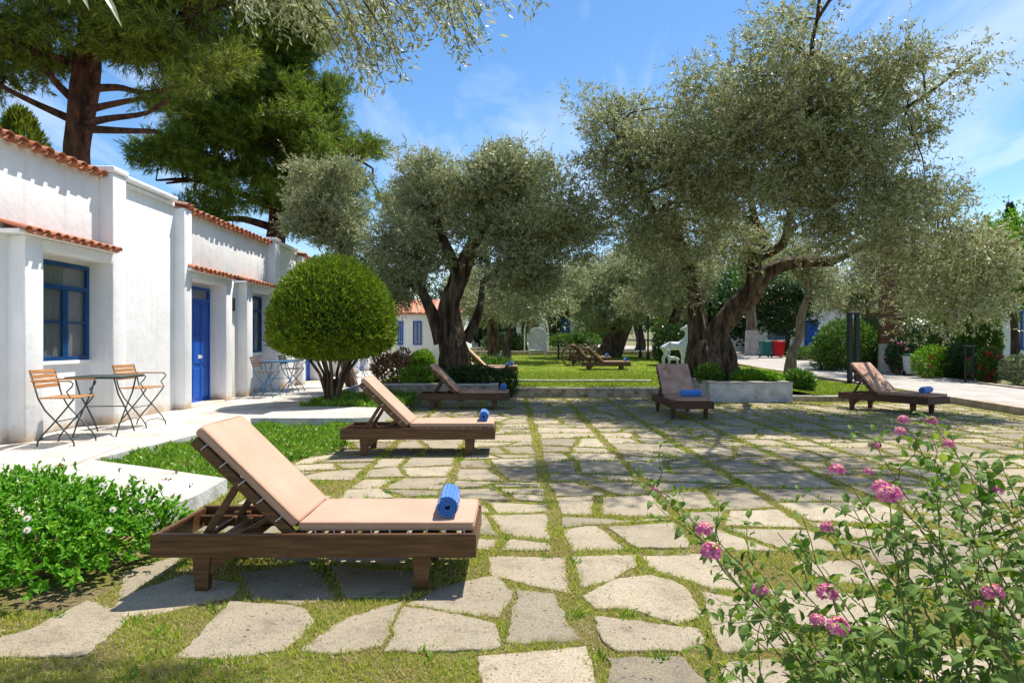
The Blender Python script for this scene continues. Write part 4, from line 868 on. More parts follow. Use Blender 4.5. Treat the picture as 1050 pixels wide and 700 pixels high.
for (y_, pts_) in ((125, [(82, 128), (110, 122), (150, 116), (175, 100)]), (112, [(82, 115), (110, 108), (150, 100)]), (118, [(78, 125), (40, 108), (0, 88), (-30, 70)]), (100, [(78, 105), (55, 82), (35, 50)]), (90, [(84, 92), (120, 90), (150, 95), (200, 85)]),
                   (134, [(80, 132), (120, 134), (160, 135)]), (70, [(86, 76), (60, 60), (20, 50)]), (60, [(90, 62), (130, 45), (190, 20)]), (85, [(84, 88), (100, 60), (150, 60)])):
    k = len(pts_); br.append(([P(a, b_, YP - .5 * i) for i, (a, b_) in enumerate(pts_)], [.13, .09, .06, .03][:k]))
pine('pine_tree', tr, [.42, .36, .34, .36, .32, .26, .2],
     [B(30, 30, YP - 1, 60, 30, 2.2), B(120, 15, YP - 1, 60, 34, 2.4), B(190, 30, YP - 1.5, 55, 42, 2.4), B(215, 60, YP - 2, 32, 32, 1.6), B(150, 55, YP - 1, 40, 26, 1.6), B(-30, 50, YP, 40, 40, 2), B(60, -60, YP, 160, 50, 4), B(200, -50, YP, 90, 45, 3), B(25, 62, YP, 40, 16, 1.2), B(170, 90, YP - 1, 30, 14, 1)],
     330, 80, 12, .21, .021, 'pine_needle', 'tall pine with a bare reddish trunk behind the near end of the white building', .62, br, 31)
YQ = 30.0
tr = [(-10.9, YQ, 0), P(282, 250, YQ), P(287, 200, YQ), P(292, 140, YQ), P(298, 80, YQ), P(300, -30, YQ)]
br = []
for pts_ in ([(285, 215), (250, 200), (200, 185), (160, 185)], [(288, 180), (255, 178), (220, 182), (170, 188)], [(287, 190), (320, 170), (355, 160)], [(290, 150), (250, 140), (190, 130)], [(285, 225), (310, 215), (345, 225)], [(284, 235), (250, 225), (225, 225)], [(292, 140), (330, 140), (370, 165)]):
    br.append(([P(a, b_, YQ - .8 * i) for i, (a, b_) in enumerate(pts_)], [.20, .14, .09, .04][:len(pts_)]))
pine('pine_tree', tr, [.45, .40, .38, .34, .28, .15],
     [B(290, 60, YQ, 45, 60, 3), B(315, 130, YQ, 55, 40, 3.2), B(350, 165, YQ - 1, 36, 26, 2.2), B(240, 130, YQ - 1, 60, 42, 3.2), B(200, 160, YQ - 2, 38, 30, 2.2), B(240, 190, YQ - 2, 42, 20, 2.0), B(300, 190, YQ, 50, 24, 2.4), B(180, 130, YQ, 32, 28, 2), B(270, 0, YQ, 45, 40, 3), B(385, 192, YQ - 1, 12, 10, 1.2), B(320, 222, YQ, 36, 10, 1.5), B(240, 60, YQ - 1, 45, 45, 2.6), B(335, 110, YQ, 26, 26, 2), B(205, 215, YQ - 2, 34, 10, 1.4)],
     300, 90, 12, .28, .030, 'pine_far', 'broad dark pine spreading over the roof behind the second parapet', .85, br, 33)
# cypress/pine tops far left and far back
def conifer(x, y, zb, h, rad, label, leaf='cypress_leaf', n=9000, L=.35, Wd=.09, name='cypress_tree', group=None):
    r = tree_root(name, (x, y, zb), label, 'tree', group); t = MB(); t.tube([(0, 0, -.5), (0, 0, h * .9)], [rad * .15, .03], 7); t.build('trunk', 'bark_pine', r, True)
    u = rng.random(n); a = rng.random(n) * 2 * pi; rr = rad * (1 - u) ** .6 * np.minimum(1, u * 8 + .3) * (0.5 + .5 * rng.random(n) ** .5) * (1 + .18 * np.sin(a * 5 + u * 20))
    c = np.column_stack([np.cos(a) * rr, np.sin(a) * rr, .3 + u * (h - .3)]); d = nrm(np.column_stack([np.cos(a) * .5, np.sin(a) * .5, np.ones(n)]) + rdir(n) * .4)
    quad_obj('crown', leaf_quads(c, d, L * (.6 + .8 * rng.random(n)), Wd), leaf, r); return r
conifer(*P(20, 350, 24)[:2], 0, 9.6, 2.6, 'yellow-green conifer peeping over the tiled eave at the far left', 'pine_needle', 16000, .28, .06, 'conifer_tree')
conifer(*P(94, 350, 26)[:2], 0, 7.9, .9, 'small conifer tip right of the tall pine trunk above the tiles', 'pine_needle', 4000, .25, .05, 'conifer_tree')
conifer(.3, 62, 1, 17.6, 1.3, 'dark cypress whose tip shows above the left olive crown')
conifer(-2.9, 62, 1, 15.2, 1.2, 'second cypress tip left of the first above the olive crown')
conifer(73, 100, 2, 19.5, 2.0, 'dark cypress against the sky at the right edge', n=7000, L=.6, Wd=.2)
conifer(69.5, 100, 2, 17.5, 1.3, 'thinner cypress left of the one at the right edge', n=5000, L=.6, Wd=.2)
conifer(77, 100, 2, 15.5, 2.4, 'squat cypress at the far right corner of the treeline', n=5000, L=.6, Wd=.2)

# broadleaf trees right and behind
def leafy(x, y, zb, h, blobs, label, leaf='broad_leaf', ncl=140, L=.16, Wd=.09, name='leafy_tree', tr=.16, bark='bark_olive', rcl=.5, group=None):
    top = Vector((blobs[0][0], blobs[0][1], blobs[0][2]))
    return simple_tree(name, [(x, y, zb), tuple(Vector((x, y, zb)).lerp(top, .35) + Vector((.1, 0, 0))), tuple(Vector((x, y, zb)).lerp(top, .7)), tuple(top)], [tr, tr * .85, tr * .7, tr * .4], blobs, ncl, rcl, 16, 8, L, Wd, bark, leaf, label, seed=int(x * 3) % 50, gn=.1, group=group)
leafy(*P(806, 350, 42)[:2], .55, 4, [B(805, 315, 42, 28, 28, 2), B(790, 300, 42, 18, 20, 1.5), B(825, 300, 42, 22, 24, 1.5), B(795, 332, 42, 20, 12, 1.2)], 'dark glossy round tree behind the red and teal bins', 'dark_leaf', 150)
leafy(*P(770, 350, 40)[:2], .45, 6, [B(766, 250, 40, 28, 30, 2), B(750, 230, 40, 25, 20, 2)], 'straight tree with a whitewashed foot left of the teal bin', 'dark_leaf', 70, bark='bark_pale', tr=.34)
q = MB(); q.tube([(0, 0, -.1), (0, 0, .9), (.02, 0, 1.75)], [.37, .355, .345], 12, .05); w = q.build('whitewash_band', 'lime_wash', [o for o in bpy.data.objects if o.get('label') == 'straight tree with a whitewashed foot left of the teal bin'][0], True)
leafy(*P(1040, 350, 25)[:2], .15, 5, [B(1035, 265, 25, 34, 34, 1.8), B(1060, 240, 25, 34, 26, 1.8), B(1018, 300, 25, 24, 22, 1.2), B(1005, 262, 25, 22, 24, 1.2), B(1070, 290, 25, 30, 22, 1.5)], 'fresh green tree in front of the right edge house', 'bright_leaf', 170, .14, .08)
far = [(-9.5, 52, 7.5, 'dark_leaf'), (-2.0, 58, 6.5, 'dark_leaf'), (2.6, 60, 6.0, 'dark_leaf'), (7.8, 62, 6, 'bright_leaf'), (12.6, 58, 6.0, 'bright_leaf'), (16.5, 62, 8.5, 'broad_leaf'), (10.0, 75, 9, 'dark_leaf'), (22.5, 58, 8, 'broad_leaf'), (29, 52, 8.5, 'broad_leaf'), (35, 48, 7.5, 'dark_leaf'), (40, 62, 10.5, 'bright_leaf'), (48, 60, 11, 'broad_leaf'), (-6, 75, 11, 'dark_leaf'), (1.5, 85, 11, 'dark_leaf'), (20, 85, 12, 'dark_leaf'), (32, 85, 12, 'broad_leaf'), (55, 80, 12, 'dark_leaf'), (13.5, 48, 5.5, 'dark_leaf'), (-14, 62, 11, 'dark_leaf'), (44, 45, 7.5, 'bright_leaf')]
flab = ['dark tree behind the end cottage of the terrace', 'dark tree left of the far cane chair in the distance', 'dark low tree before the far blue-shaded cottage', 'light green tree right of the far blue door', 'sunlit lime tree behind the lamp posts', 'green tree behind the white deer in the distance', 'dark tree filling the gap above the far wheels', 'tree behind the white house of the bins', 'tree behind the round hedge right of the road', 'dark tree behind the palm trunk', 'bright tree behind the right edge house roof', 'tall green tree at the far right edge', 'tall dark tree far behind the left cottage', 'tall dark tree in the far middle', 'tall dark tree far behind the lamp posts', 'tall tree far behind the road bend', 'tall dark tree far behind the right edge house', 'dark bushy tree at the bend of the road', 'dark tree far behind the terrace roof', 'bright tree between palm and right edge house']
for (x, y, h, lf), lb in zip(far, flab):
    zb = gz(x, y); rr_ = random.Random(int(x * 7 + y)); bl = [(x + rr_.uniform(-1, 1) * h * .18, y + rr_.uniform(-1, 1) * h * .15, zb + h * rr_.uniform(.42, .72), h * rr_.uniform(.2, .3), h * .25, h * rr_.uniform(.18, .28)) for _ in range(5)]
    leafy(x, y, zb, h, bl, lb, lf, 95, .34, .17, 'background_tree', .22, rcl=.8, group='trees behind the garden')

# palm
r = tree_root('palm_tree', (16.0, 28.9, .1), 'stout palm trunk with a whitewashed foot across the road', 'tree')
t = MB(); t.tube([(0, 0, -.2), (0, 0, 1.35)], [.50, .47], 16, .12, 3); t.build('whitewash_band', 'lime_wash', r, True)
t = MB(); t.tube([(0, 0, 1.352), (0, 0, 2.5), (.05, 0, 4.2), (.1, 0, 7.4)], [.455, .43, .41, .40], 16, .10, 4); t.build('trunk', 'bark_palm', r, True)
V = []
for i in range(34):
    a = i * 2.4; el = R.uniform(-.3, 1.2); Lf = R.uniform(1.8, 2.5); nn_ = 26
    for k in range(nn_):
        u = (k + 1) / nn_; rad_ = Lf * u * cos(el * (1 - u * .3)); z = Lf * u * sin(el) - 1.1 * u * u * Lf * .6
        p = np.array([cos(a) * rad_, sin(a) * rad_, 7.45 + z]); tdir = np.array([cos(a), sin(a), sin(el) - 1.3 * u]); sdir = np.array([-sin(a), cos(a), 0])
        for sg in (1, -1):
            d = tdir * .5 + sdir * sg * .9; d = d / np.linalg.norm(d); V.append(leaf_quads(p[None], d[None], .5 * (1 - .5 * u), .05))
quad_obj('fronds', np.concatenate(V), 'palm_leaf', r)

# clipped dome tree
tx, ty, tz = P(341, 350, 15.2)[0], 15.2, .12
r = tree_root('topiary_tree', (tx, ty, tz), 'dome-clipped yellow-green tree on many thin stems beside the terrace', 'tree')
mb = MB(); rs2 = random.Random(8)
for i in range(10):
    a = 2 * pi * i / 10 + rs2.uniform(-.2, .2); e_ = rs2.uniform(.25, 1.0); b0 = Vector((cos(a) * .10, sin(a) * .10, -.1))
    mb.tube([b0, b0 + Vector((cos(a) * .04, sin(a) * .04, .35)), Vector((cos(a) * e_ * .32, sin(a) * e_ * .32, .72)), Vector((cos(a) * e_ * .75, sin(a) * e_ * .75, 1.25))], [.06, .045, .035, .025], 7, .2, i)
mb.tube([(0, 0, -.1), (0, 0, .25), (.03, 0, .6)], [.17, .13, .05], 12, .5, 3)
mb.build('trunk', 'bark_olive', r, True)
n = 52000; zc, hz_, rad_ = 1.68, 1.72, 1.36
d0 = rdir(n); 
def dome(d0, k=1.0):
    up_ = np.clip(d0[:, 2], 0, None); dn = np.clip(d0[:, 2], None, 0)
    x = d0[:, 0] * rad_; y = d0[:, 1] * rad_; z = up_ * 1.60 + -np.abs(dn) ** .7 * .62
    s_ = 1 + .02 * np.sin(d0[:, 0] * 7 + 2) * np.cos(d0[:, 1] * 6) ; return np.column_stack([x * s_, y * s_, z]) * k + np.array([0, 0, zc])
sh = 1 - .13 * rng.random(n) ** 1.6 + .030 * np.sin(d0[:, 0] * 23 + d0[:, 2] * 17) * np.cos(d0[:, 1] * 19) + .018 * np.cos(d0[:, 1] * 41 + d0[:, 2] * 33)
c = (dome(d0) - [0, 0, zc]) * sh[:, None] + [0, 0, zc]
k_ = rng.random(n) > .985; c[k_] += d0[k_] * (.05 + .07 * rng.random((k_.sum(), 1)))
V = leaf_quads(c, nrm(d0 * 1.0 + rdir(n) * .7 + np.array([0, 0, .35])), .092 * (.6 + .8 * rng.random(n)), .026)
quad_obj('crown', V, 'box_leaf', r)
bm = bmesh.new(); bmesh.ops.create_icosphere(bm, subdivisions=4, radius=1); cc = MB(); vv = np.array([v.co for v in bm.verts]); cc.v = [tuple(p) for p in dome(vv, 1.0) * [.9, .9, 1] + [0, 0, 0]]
cc.v = [(x, y, zc + (z - zc) * .9) for x, y, z in cc.v]; cc.f = [tuple(v.index for v in f.verts) for f in bm.faces]; bm.free(); cc.build('inner_branches', 'topiary_core', r, True)  # solid core coloured near black to stand for shade inside the crown

# ---------------------------------------------------------------- shrubs and plants
def shrub(name, x, y, zb, blobs, n, L, Wd, leaf, label, cat='shrub', flowers=None, group=None):
    r = empty(name, (x, y, zb), label=label, cat=cat, group=group)
    st = MB(); rr = random.Random(int(x * 11 + y))
    for i in range(9):
        b_ = blobs[i % len(blobs)]; st.tube([(rr.uniform(-.05, .05), rr.uniform(-.05, .05), -.1), (b_[0] * .5, b_[1] * .5, b_[2] * .5), (b_[0] + rr.uniform(-.3, .3) * b_[3], b_[1] + rr.uniform(-.3, .3) * b_[4], b_[2] + b_[5] * .3)], [.02, .014, .006], 5)
    st.build('stems', 'stem_green', r, True)
    C, O, _ = in_blobs(blobs, n, 4.0); C[:, 2] = np.maximum(C[:, 2], .03)
    V = leaf_quads(C, nrm(O * .6 + rdir(n) * .7 + np.array([0, 0, .45])), L * (.6 + .8 * rng.random(n)), Wd * (.7 + .6 * rng.random(n)))
    quad_obj('foliage', V, leaf, r)
    if flowers:
        k, size, fm = flowers; C, O, _ = in_blobs(blobs, k, 30); m_ = 10
        bb = np.repeat(C, m_, 0); quad_obj('blossom', leaf_quads(bb + rng.normal(size=bb.shape) * size * .3, nrm(rdir(len(bb)) + np.repeat(O, m_, 0)), size, size * .7), fm, r)
    return r
shrub('shrub', *P(433, 350, 20)[:2], .15, [(0, 0, .75, .38, .38, .38)], 3500, .09, .035, 'bright_leaf', 'small round clipped green bush left of the left olive trunk')
shrub('shrub', *P(402, 350, 19)[:2], .15, [(0, 0, .55, .55, .4, .5), (.3, 0, .9, .25, .25, .3), (-.35, 0, .75, .25, .25, .3)], 2600, .10, .04, 'red_leaf', 'loose reddish-leaved shrub beside the clipped dome tree')
shrub('shrub', *P(432, 350, 18.2)[:2], .42, [(0, 0, .2, .6, .35, .22)], 1600, .14, .03, 'bright_leaf', 'spiky light green plant on top of the rubble wall')
shrub('shrub', -1.0, 17.95, .42, [(0, 0, .2, .75, .3, .28), (-.6, 0, .15, .4, .3, .25)], 4200, .10, .035, 'dark_leaf', 'dark green bush at the foot of the left olive trunk')
shrub('shrub', -.15, 18.2, .1, [(0, 0, .32, .28, .25, .40)], 1400, .16, .022, 'dark_leaf', 'dark spiky clump at the wall end beside the third lounger')
shrub('shrub', *P(505, 350, 25)[:2], .3, [(0, 0, .3, .75, .4, .32)], 1600, .24, .03, 'broad_leaf', 'strappy light green clump behind the left lawn loungers')
shrub('shrub', 4.55, 18.95, .3, [(0, 0, .2, .3, .25, .25)], 1500, .09, .04, 'bright_leaf', 'light green bush left of the lounger facing the camera')
shrub('shrub', 5.2, 18.0, .48, [(0, 0, .2, .35, .35, .25)], 1600, .10, .045, 'broad_leaf', 'green bush between the facing lounger and the big olive trunk')
shrub('shrub', 6.45, 17.95, .48, [(-.2, 0, .1, .5, .3, .2), (.3, 0, .08, .35, .3, .16)], 3200, .10, .035, 'bright_leaf', 'low leafy plants along the grey bed wall of the big olive')
shrub('shrub', *P(819, 350, 19.5)[:2], .14, [(0, 0, .25, .42, .35, .3)], 2000, .15, .04, 'broad_leaf', 'dark leafy plant right of the grey bed wall')
shrub('shrub', *P(868, 350, 30)[:2], .3, [(0, 0, 1.1, 1.35, 1.2, 1.15), (-.9, 0, .7, .7, .9, .8)], 9000, .13, .06, 'broad_leaf', 'big rounded green hedge bush left of the palm')
shrub('shrub', *P(893, 350, 30.5)[:2], .3, [(0, 0, 1.1, 1.0, 1.2, 1.2)], 6000, .13, .06, 'dark_leaf', 'dark tall hedge bush between the black post and the palm')
shrub('shrub', *P(958, 350, 25.5)[:2], .15, [(0, 0, .6, .8, .6, .65), (.6, 0, .5, .6, .6, .6)], 5200, .12, .05, 'bright_leaf', 'light green flowering bush right of the white bin', flowers=(9, .09, 'petal_red'))
shrub('shrub', *P(985, 350, 25)[:2], .15, [(0, 0, .6, .6, .6, .7)], 4500, .12, .05, 'dark_leaf', 'dark bush behind the short black posts')
shrub('shrub', *P(1012, 350, 23.5)[:2], .15, [(0, 0, .5, .55, .5, .55), (.1, 0, .9, .3, .3, .3)], 3600, .11, .045, 'broad_leaf', 'bush with red blossoms right of the short black posts', flowers=(30, .11, 'petal_red'))
shrub('shrub', *P(1044, 350, 22)[:2], .15, [(0, 0, .5, .5, .5, .45)], 2500, .11, .045, 'olive_silver', 'greyish bush at the right edge of the road')
shrub('shrub', *P(936, 350, 27)[:2], .15, [(0, .6, .8, .7, .5, .8)], 4000, .12, .05, 'dark_leaf', 'dark shrub behind the white bin with pink flowers', flowers=(14, .13, 'petal_pink'))
shrub('shrub', *P(590, 350, 50)[:2], 1.1, [(-.8, 0, .4, 1.2, .8, .6), (.9, 0, .5, 1.0, .8, .5), (.2, .3, .8, .6, .5, .5)], 3200, .2, .09, 'broad_leaf', 'far light green hedge right of the distant blue door')
shrub('shrub', *P(830, 350, 36)[:2], .5, [(0, 0, .35, 1.2, .5, .4)], 2600, .14, .05, 'broad_leaf', 'low green plants beside the road behind the crooked olive')
shrub('shrub', *P(690, 350, 31)[:2], .5, [(0, 0, .8, .9, .8, 1.0)], 5000, .14, .06, 'dark_leaf', 'dark round bush behind the white deer')
shrub('shrub', *P(525, 350, 44)[:2], .95, [(0, 0, .5, 2.0, .6, .6)], 3600, .2, .08, 'dark_leaf', 'dark hedge left of the cane chair across the far lawn')
for (px, Y) in ((940, 40), (985, 38), (1015, 34)):
    shrub('hedge', *P(px, 350, Y)[:2], .3, [(0, 0, 1.0, 2.0, 1.0, 1.2)], 5000, .2, .09, 'dark_leaf', {940: 'dark hedge directly behind the palm', 985: 'dark hedge behind the flowering bushes', 1015: 'dark hedge beside the right edge house'}[px], cat='hedge')

shrub('hedge', *P(1003, 350, 26.5)[:2], .15, [(0, 0, 1.3, .8, .7, 1.35)], 7000, .14, .06, 'broad_leaf', 'tall green hedge plant hiding the side wall of the right edge house', cat='hedge')
# foreground bush with daisies
r = empty('daisy_bush', (-3.35, 4.5, 0), label='mounded bright green bush with a few white daisies at the left edge', cat='shrub')
blobs = [(-.15, .1, .26, .78, .80, .36), (.42, .35, .22, .45, .55, .32), (.35, -.25, .16, .42, .50, .26), (-.75, -.05, .28, .6, .75, .36), (-.2, -.55, .18, .6, .45, .28), (-.3, .7, .28, .6, .4, .30), (.68, .55, .16, .26, .34, .28), (.62, .1, .16, .28, .4, .24)]
C, O, _ = in_blobs(blobs, 4600, 5.0); C[:, 2] = np.maximum(C[:, 2], .03)
keepv = O[:, 2] > -.35; C, O = C[keepv], O[keepv]
C = C + O * (rng.random((len(C), 1)) ** 2) * .07
per = 9; n = len(C) * per; bb = np.repeat(C, per, 0); oo = np.repeat(nrm(O + rdir(len(C)) * .6 + np.array([0, 0, .7])), per, 0)
t = np.tile(np.arange(per) / per, len(C))[:, None]
Lf = .046 * (.7 + .5 * rng.random(n)); d = nrm(oo * .65 + rdir(n) * .75)
V, Fc = folded_leaves(bb - oo * .06 * t, d, nrm(oo + rdir(n) * .3), Lf, Lf * .46, .10, .1)
np_mesh('foliage', V, Fc, 'bush_leaf', r)
st = MB(); rr = random.Random(3)
for i in range(60):
    p = C[rr.randrange(len(C))]; st.tube([(p[0] * .3, p[1] * .3, 0), (p[0] * .7, p[1] * .7, p[2] * .4), tuple(p)], [.012, .008, .003], 5)
st.build('stems', 'stem_green', r, True)
def daisy(parent, c, d, rad_):
    c = np.array(c); d = Vector(d).normalized(); u = d.orthogonal().normalized(); w = d.cross(u); V = []
    for i in range(14):
        a = 2 * pi * i / 14; q = np.array(u * cos(a) + w * sin(a)); V.append(leaf_quads(c[None], q[None], rad_, rad_ * .38, np.array(d)[None]))
    o = quad_obj('daisy', np.concatenate(V), 'petal_white', parent)
    mbb = MB(); bm = bmesh.new(); bmesh.ops.create_uvsphere(bm, u_segments=8, v_segments=5, radius=rad_ * .28); mbb.add([v.co + Vector(c) + d * .004 for v in bm.verts], [tuple(v.index for v in f.verts) for f in bm.faces]); bm.free(); mbb.build('flower_eye', 'petal_yellow', o, True)
for (px, py, Y) in ((146, 513, 4.45), (116, 522, 4.4), (28, 531, 4.1), (28, 543, 4.05), (112, 543, 4.2), (105, 497, 4.7)):
    p = Vector(P(px, py, Y)) - Vector(r.location); daisy(r, p, (.3, -.75, .6), .024)
V = []
for (px, py, Y) in ((66, 471, 5.0), (122, 480, 4.9), (180, 484, 4.8), (195, 497, 4.7), (172, 492, 4.8), (62, 478, 5.0)):
    p = np.array(P(px, py, Y)) - np.array(r.location); V.append(leaf_quads(p + rng.normal(size=(10, 3)) * .006, rdir(10), .022, .012))
quad_obj('purple_buds', np.concatenate(V), 'red_leaf', r)

# foreground lantana
r = empty('lantana_bush', (1.75, 2.0, 0), label='straggling lantana with pink flower heads in the right foreground', cat='shrub')
off = Vector(r.location); st = MB(); lc, ld, lu, lL = [], [], [], []; rr = random.Random(17); tips = []
def stem(tip, base, r0=.007, dens=1.0, sag=.12, big=1.0, side=True):
    tip = Vector(tip); base = Vector(base); L = (tip - base).length; n = max(6, int(L / .07))
    ctrl = base.lerp(tip, .5) + Vector((rr.uniform(-.06, .06), rr.uniform(-.06, .06), sag * L)); pts = []
    for i in range(n + 1):
        t = i / n; p = base * (1 - t) ** 2 + ctrl * 2 * t * (1 - t) + tip * t * t; p += Vector((rr.gauss(0, .005), rr.gauss(0, .005), rr.gauss(0, .005))); pts.append(p - off)
    st.tube(pts, [r0 * (1 - .7 * i / n) for i in range(n + 1)], 5)
    for i in range(1, n + 1):
        t = i / n
        if t < .22 or rr.random() > dens: continue
        d = (pts[i] - pts[i - 1]).normalized(); a = (pi / 2) * (i % 2) + rr.uniform(-.4, .4); u = d.orthogonal().normalized(); w = d.cross(u); q = u * cos(a) + w * sin(a)
        for sg in (1, -1):
            dd_ = (q * sg + d * .35 + Vector((0, 0, rr.uniform(-.35, .25)))).normalized(); sz = big * rr.uniform(.034, .066) * (1 - .3 * t)
            lc.append(tuple(pts[i] + dd_ * .008)); ld.append(tuple(dd_)); lu.append((rr.gauss(0, .45), rr.gauss(0, .45), 1)); lL.append(sz)
        if side and rr.random() < .22 and L > .35:
            e_ = pts[i] + off + (q * rr.choice((1, -1)) + d * .8 + Vector((0, 0, .25))).normalized() * rr.uniform(.10, .24); stem(e_, pts[i] + off, r0 * .5, 1.0, .05, big * .85, False)
    tips.append((pts[-1], (pts[-1] - pts[-2]).normalized()))
    return pts[-1]
heads = [(722, 543, 1.75, 1), (729, 566, 1.7, 1.2), (858, 483, 1.9, 1.0), (912, 508, 1.55, 1.25), (903, 500, 1.6, .9), (848, 608, 1.6, 1.1), (859, 643, 1.5, 1.1), (838, 636, 1.55, .8), (779, 605, 1.7, .9), (897, 457, 2.1, .9), (923, 443, 2.1, .8), (926, 431, 2.2, .8), (955, 432, 2.2, .8), (972, 456, 2.0, .8), (1021, 503, 1.8, .8), (1018, 608, 1.5, 1.0), (848, 541, 1.8, .8), (671, 502, 2.2, .5), (890, 484, 1.9, .6), (1004, 622, 1.5, .7)]
flow = []
for (px, py, Y, s_) in heads:
    t = P(px, py, Y); bs = (min(1.75, t[0] + .55) + rr.uniform(-.1, .15), 1.9 + rr.uniform(-.25, .35), .05 + rr.uniform(0, .35)); stem(t, bs, .0042, .85, .10, .95); flow.append((Vector(t) - off, s_))
for (px, py, Y) in ((700, 520, 2.1), (690, 512, 2.2), (760, 560, 1.8), (800, 548, 1.9), (820, 530, 1.9), (940, 480, 1.9), (960, 500, 1.8), (1000, 470, 1.9), (1030, 480, 1.8), (1045, 450, 1.9), (990, 540, 1.6), (1030, 560, 1.5), (950, 560, 1.6), (920, 590, 1.5), (870, 590, 1.6), (900, 640, 1.4), (960, 640, 1.35), (1040, 640, 1.3), (800, 640, 1.6), (770, 650, 1.6), (760, 672, 1.6), (830, 680, 1.45), (880, 560, 1.7), (980, 600, 1.4), (1010, 520, 1.7), (1050, 520, 1.7), (1060, 590, 1.4), (930, 540, 1.8), (870, 520, 1.9), (1000, 660, 1.3), (930, 670, 1.35), (1060, 480, 2.1), (1040, 530, 2.0), (980, 500, 2.1), (850, 660, 1.7), (900, 690, 1.5), (960, 690, 1.5), (1020, 690, 1.4), (800, 690, 1.6), (790, 575, 2.0), (840, 580, 2.0), (910, 560, 2.1), (1050, 690, 1.25), (985, 680, 1.6)):
    t = P(px, py, Y); bs = (min(1.85, t[0] + .4) + rr.uniform(-.15, .2), 1.85 + rr.uniform(-.35, .45), .02 + rr.uniform(0, .4)); stem(t, bs, .004, .95, .09, 1.05)
for i in range(16):
    x = rr.uniform(1.1, 2.1); y = rr.uniform(1.45, 2.5); z = rr.uniform(.25, .82) * (0.55 + .45 * smooth_step((x - .6) / 1.0)); stem((x, y, z), (x + rr.uniform(-.2, .3), y + rr.uniform(-.2, .2), .02), .005, .85, .04, 1.1, False)
st.build('stems', 'stem_green', r, True)
lc, ld, lu, lL = map(np.array, (lc, ld, lu, lL))
V, Fc = folded_leaves(lc, nrm(ld), nrm(lu), lL, lL * .58, .14, .16); np_mesh('foliage', V, Fc, 'lantana_leaf', r)
for (c, s_) in flow:
    s_ *= 1.28; n = 60; d = rdir(n); d[:, 2] = np.abs(d[:, 2]) * .9 - .15; d = nrm(d); rad_ = .014 * s_; cc_ = np.array(c) + d * rad_
    sd_ = nrm(np.cross(d, rdir(n))); Vq = leaf_quads(np.repeat(cc_, 3, 0), nrm(np.concatenate([sd_, -sd_ * .5 + np.cross(d, sd_), -sd_ * .5 - np.cross(d, sd_)], 1).reshape(-1, 3) + np.repeat(d, 3, 0) * .3), .008 * s_, .006 * s_, np.repeat(d, 3, 0))
    o = quad_obj('flower_head', Vq, 'petal_pink', r)
    m_ = d[:, 2] > .6
    if m_.sum() > 2: quad_obj('flower_centre', leaf_quads(np.array(c) + d[m_] * rad_ * 1.12, nrm(np.cross(d[m_], rdir(int(m_.sum())))), .006 * s_, .005 * s_, d[m_]), 'petal_core', o)

# olive branch hanging in from above
r = empty('olive_branch', (-.6, 4.0, 4.2), label='olive boughs hanging into the top of the picture', cat='branch'); off = np.array(r.location)
mb = MB(); V = []; rr = random.Random(9)
main = [[(-1.6, .5, 5.6), (-1.3, 2.5, 5.0), P(400, -90, 4.0), P(470, -40, 4.3)], [(-1.6, .5, 5.6), (-1.9, 2.6, 4.9), P(330, -70, 4.2), P(300, -20, 4.4)], [P(400, -90, 4.0), P(390, -30, 4.1), P(380, 20, 4.1)]]
for q in main: mb.tube([Vector(p) - Vector(off) for p in q], [.035, .028, .02, .01][:len(q)], 7)
tipsl = [(556, 4), (540, 10), (500, 38), (520, 12), (478, 22), (494, 55), (478, 68), (455, 40), (440, 18), (470, 50), (430, 45), (412, 62), (395, 88), (410, 80), (382, 98), (375, 85), (370, 60), (352, 45), (360, 75), (335, 60), (330, 30), (345, 15), (310, 40), (300, 15), (290, 45), (275, 20), (262, 35), (250, 12), (400, 30), (385, 20), (370, 20), (420, 20), (440, 5), (320, 10), (460, 8), (500, 10), (405, 50), (388, 60)]
for (px, py) in tipsl:
    for rep in range(2):
        Y = rr.uniform(3.7, 4.6); t = np.array(P(px + rr.uniform(-12, 12) * rep, py - rep * rr.uniform(5, 30), Y)); b_ = np.array(P(px - rr.uniform(10, 60), py - rr.uniform(60, 110), Y + rr.uniform(-.3, .3)))
        m_ = (t + b_) / 2 + np.array([0, 0, .06]); mb.tube([Vector(b_ - off), Vector(m_ - off), Vector(t - off)], [.005, .0035, .0015], 4)
        k = 85; u = rng.random(k) ** .7; p = b_ * ((1 - u) ** 2)[:, None] + m_ * (2 * u * (1 - u))[:, None] + t * (u ** 2)[:, None]; td = nrm((t - b_)[None]).repeat(k, 0)
        p = p + rng.normal(size=p.shape) * .035
        V.append(leaf_quads(p - off, nrm(td * .6 + rdir(k) * .7), .055 * (.7 + .5 * rng.random(k)), .013))
mb.build('twigs', 'bark_olive', r, True); quad_obj('leaves', np.concatenate(V), 'olive_leaf', r)
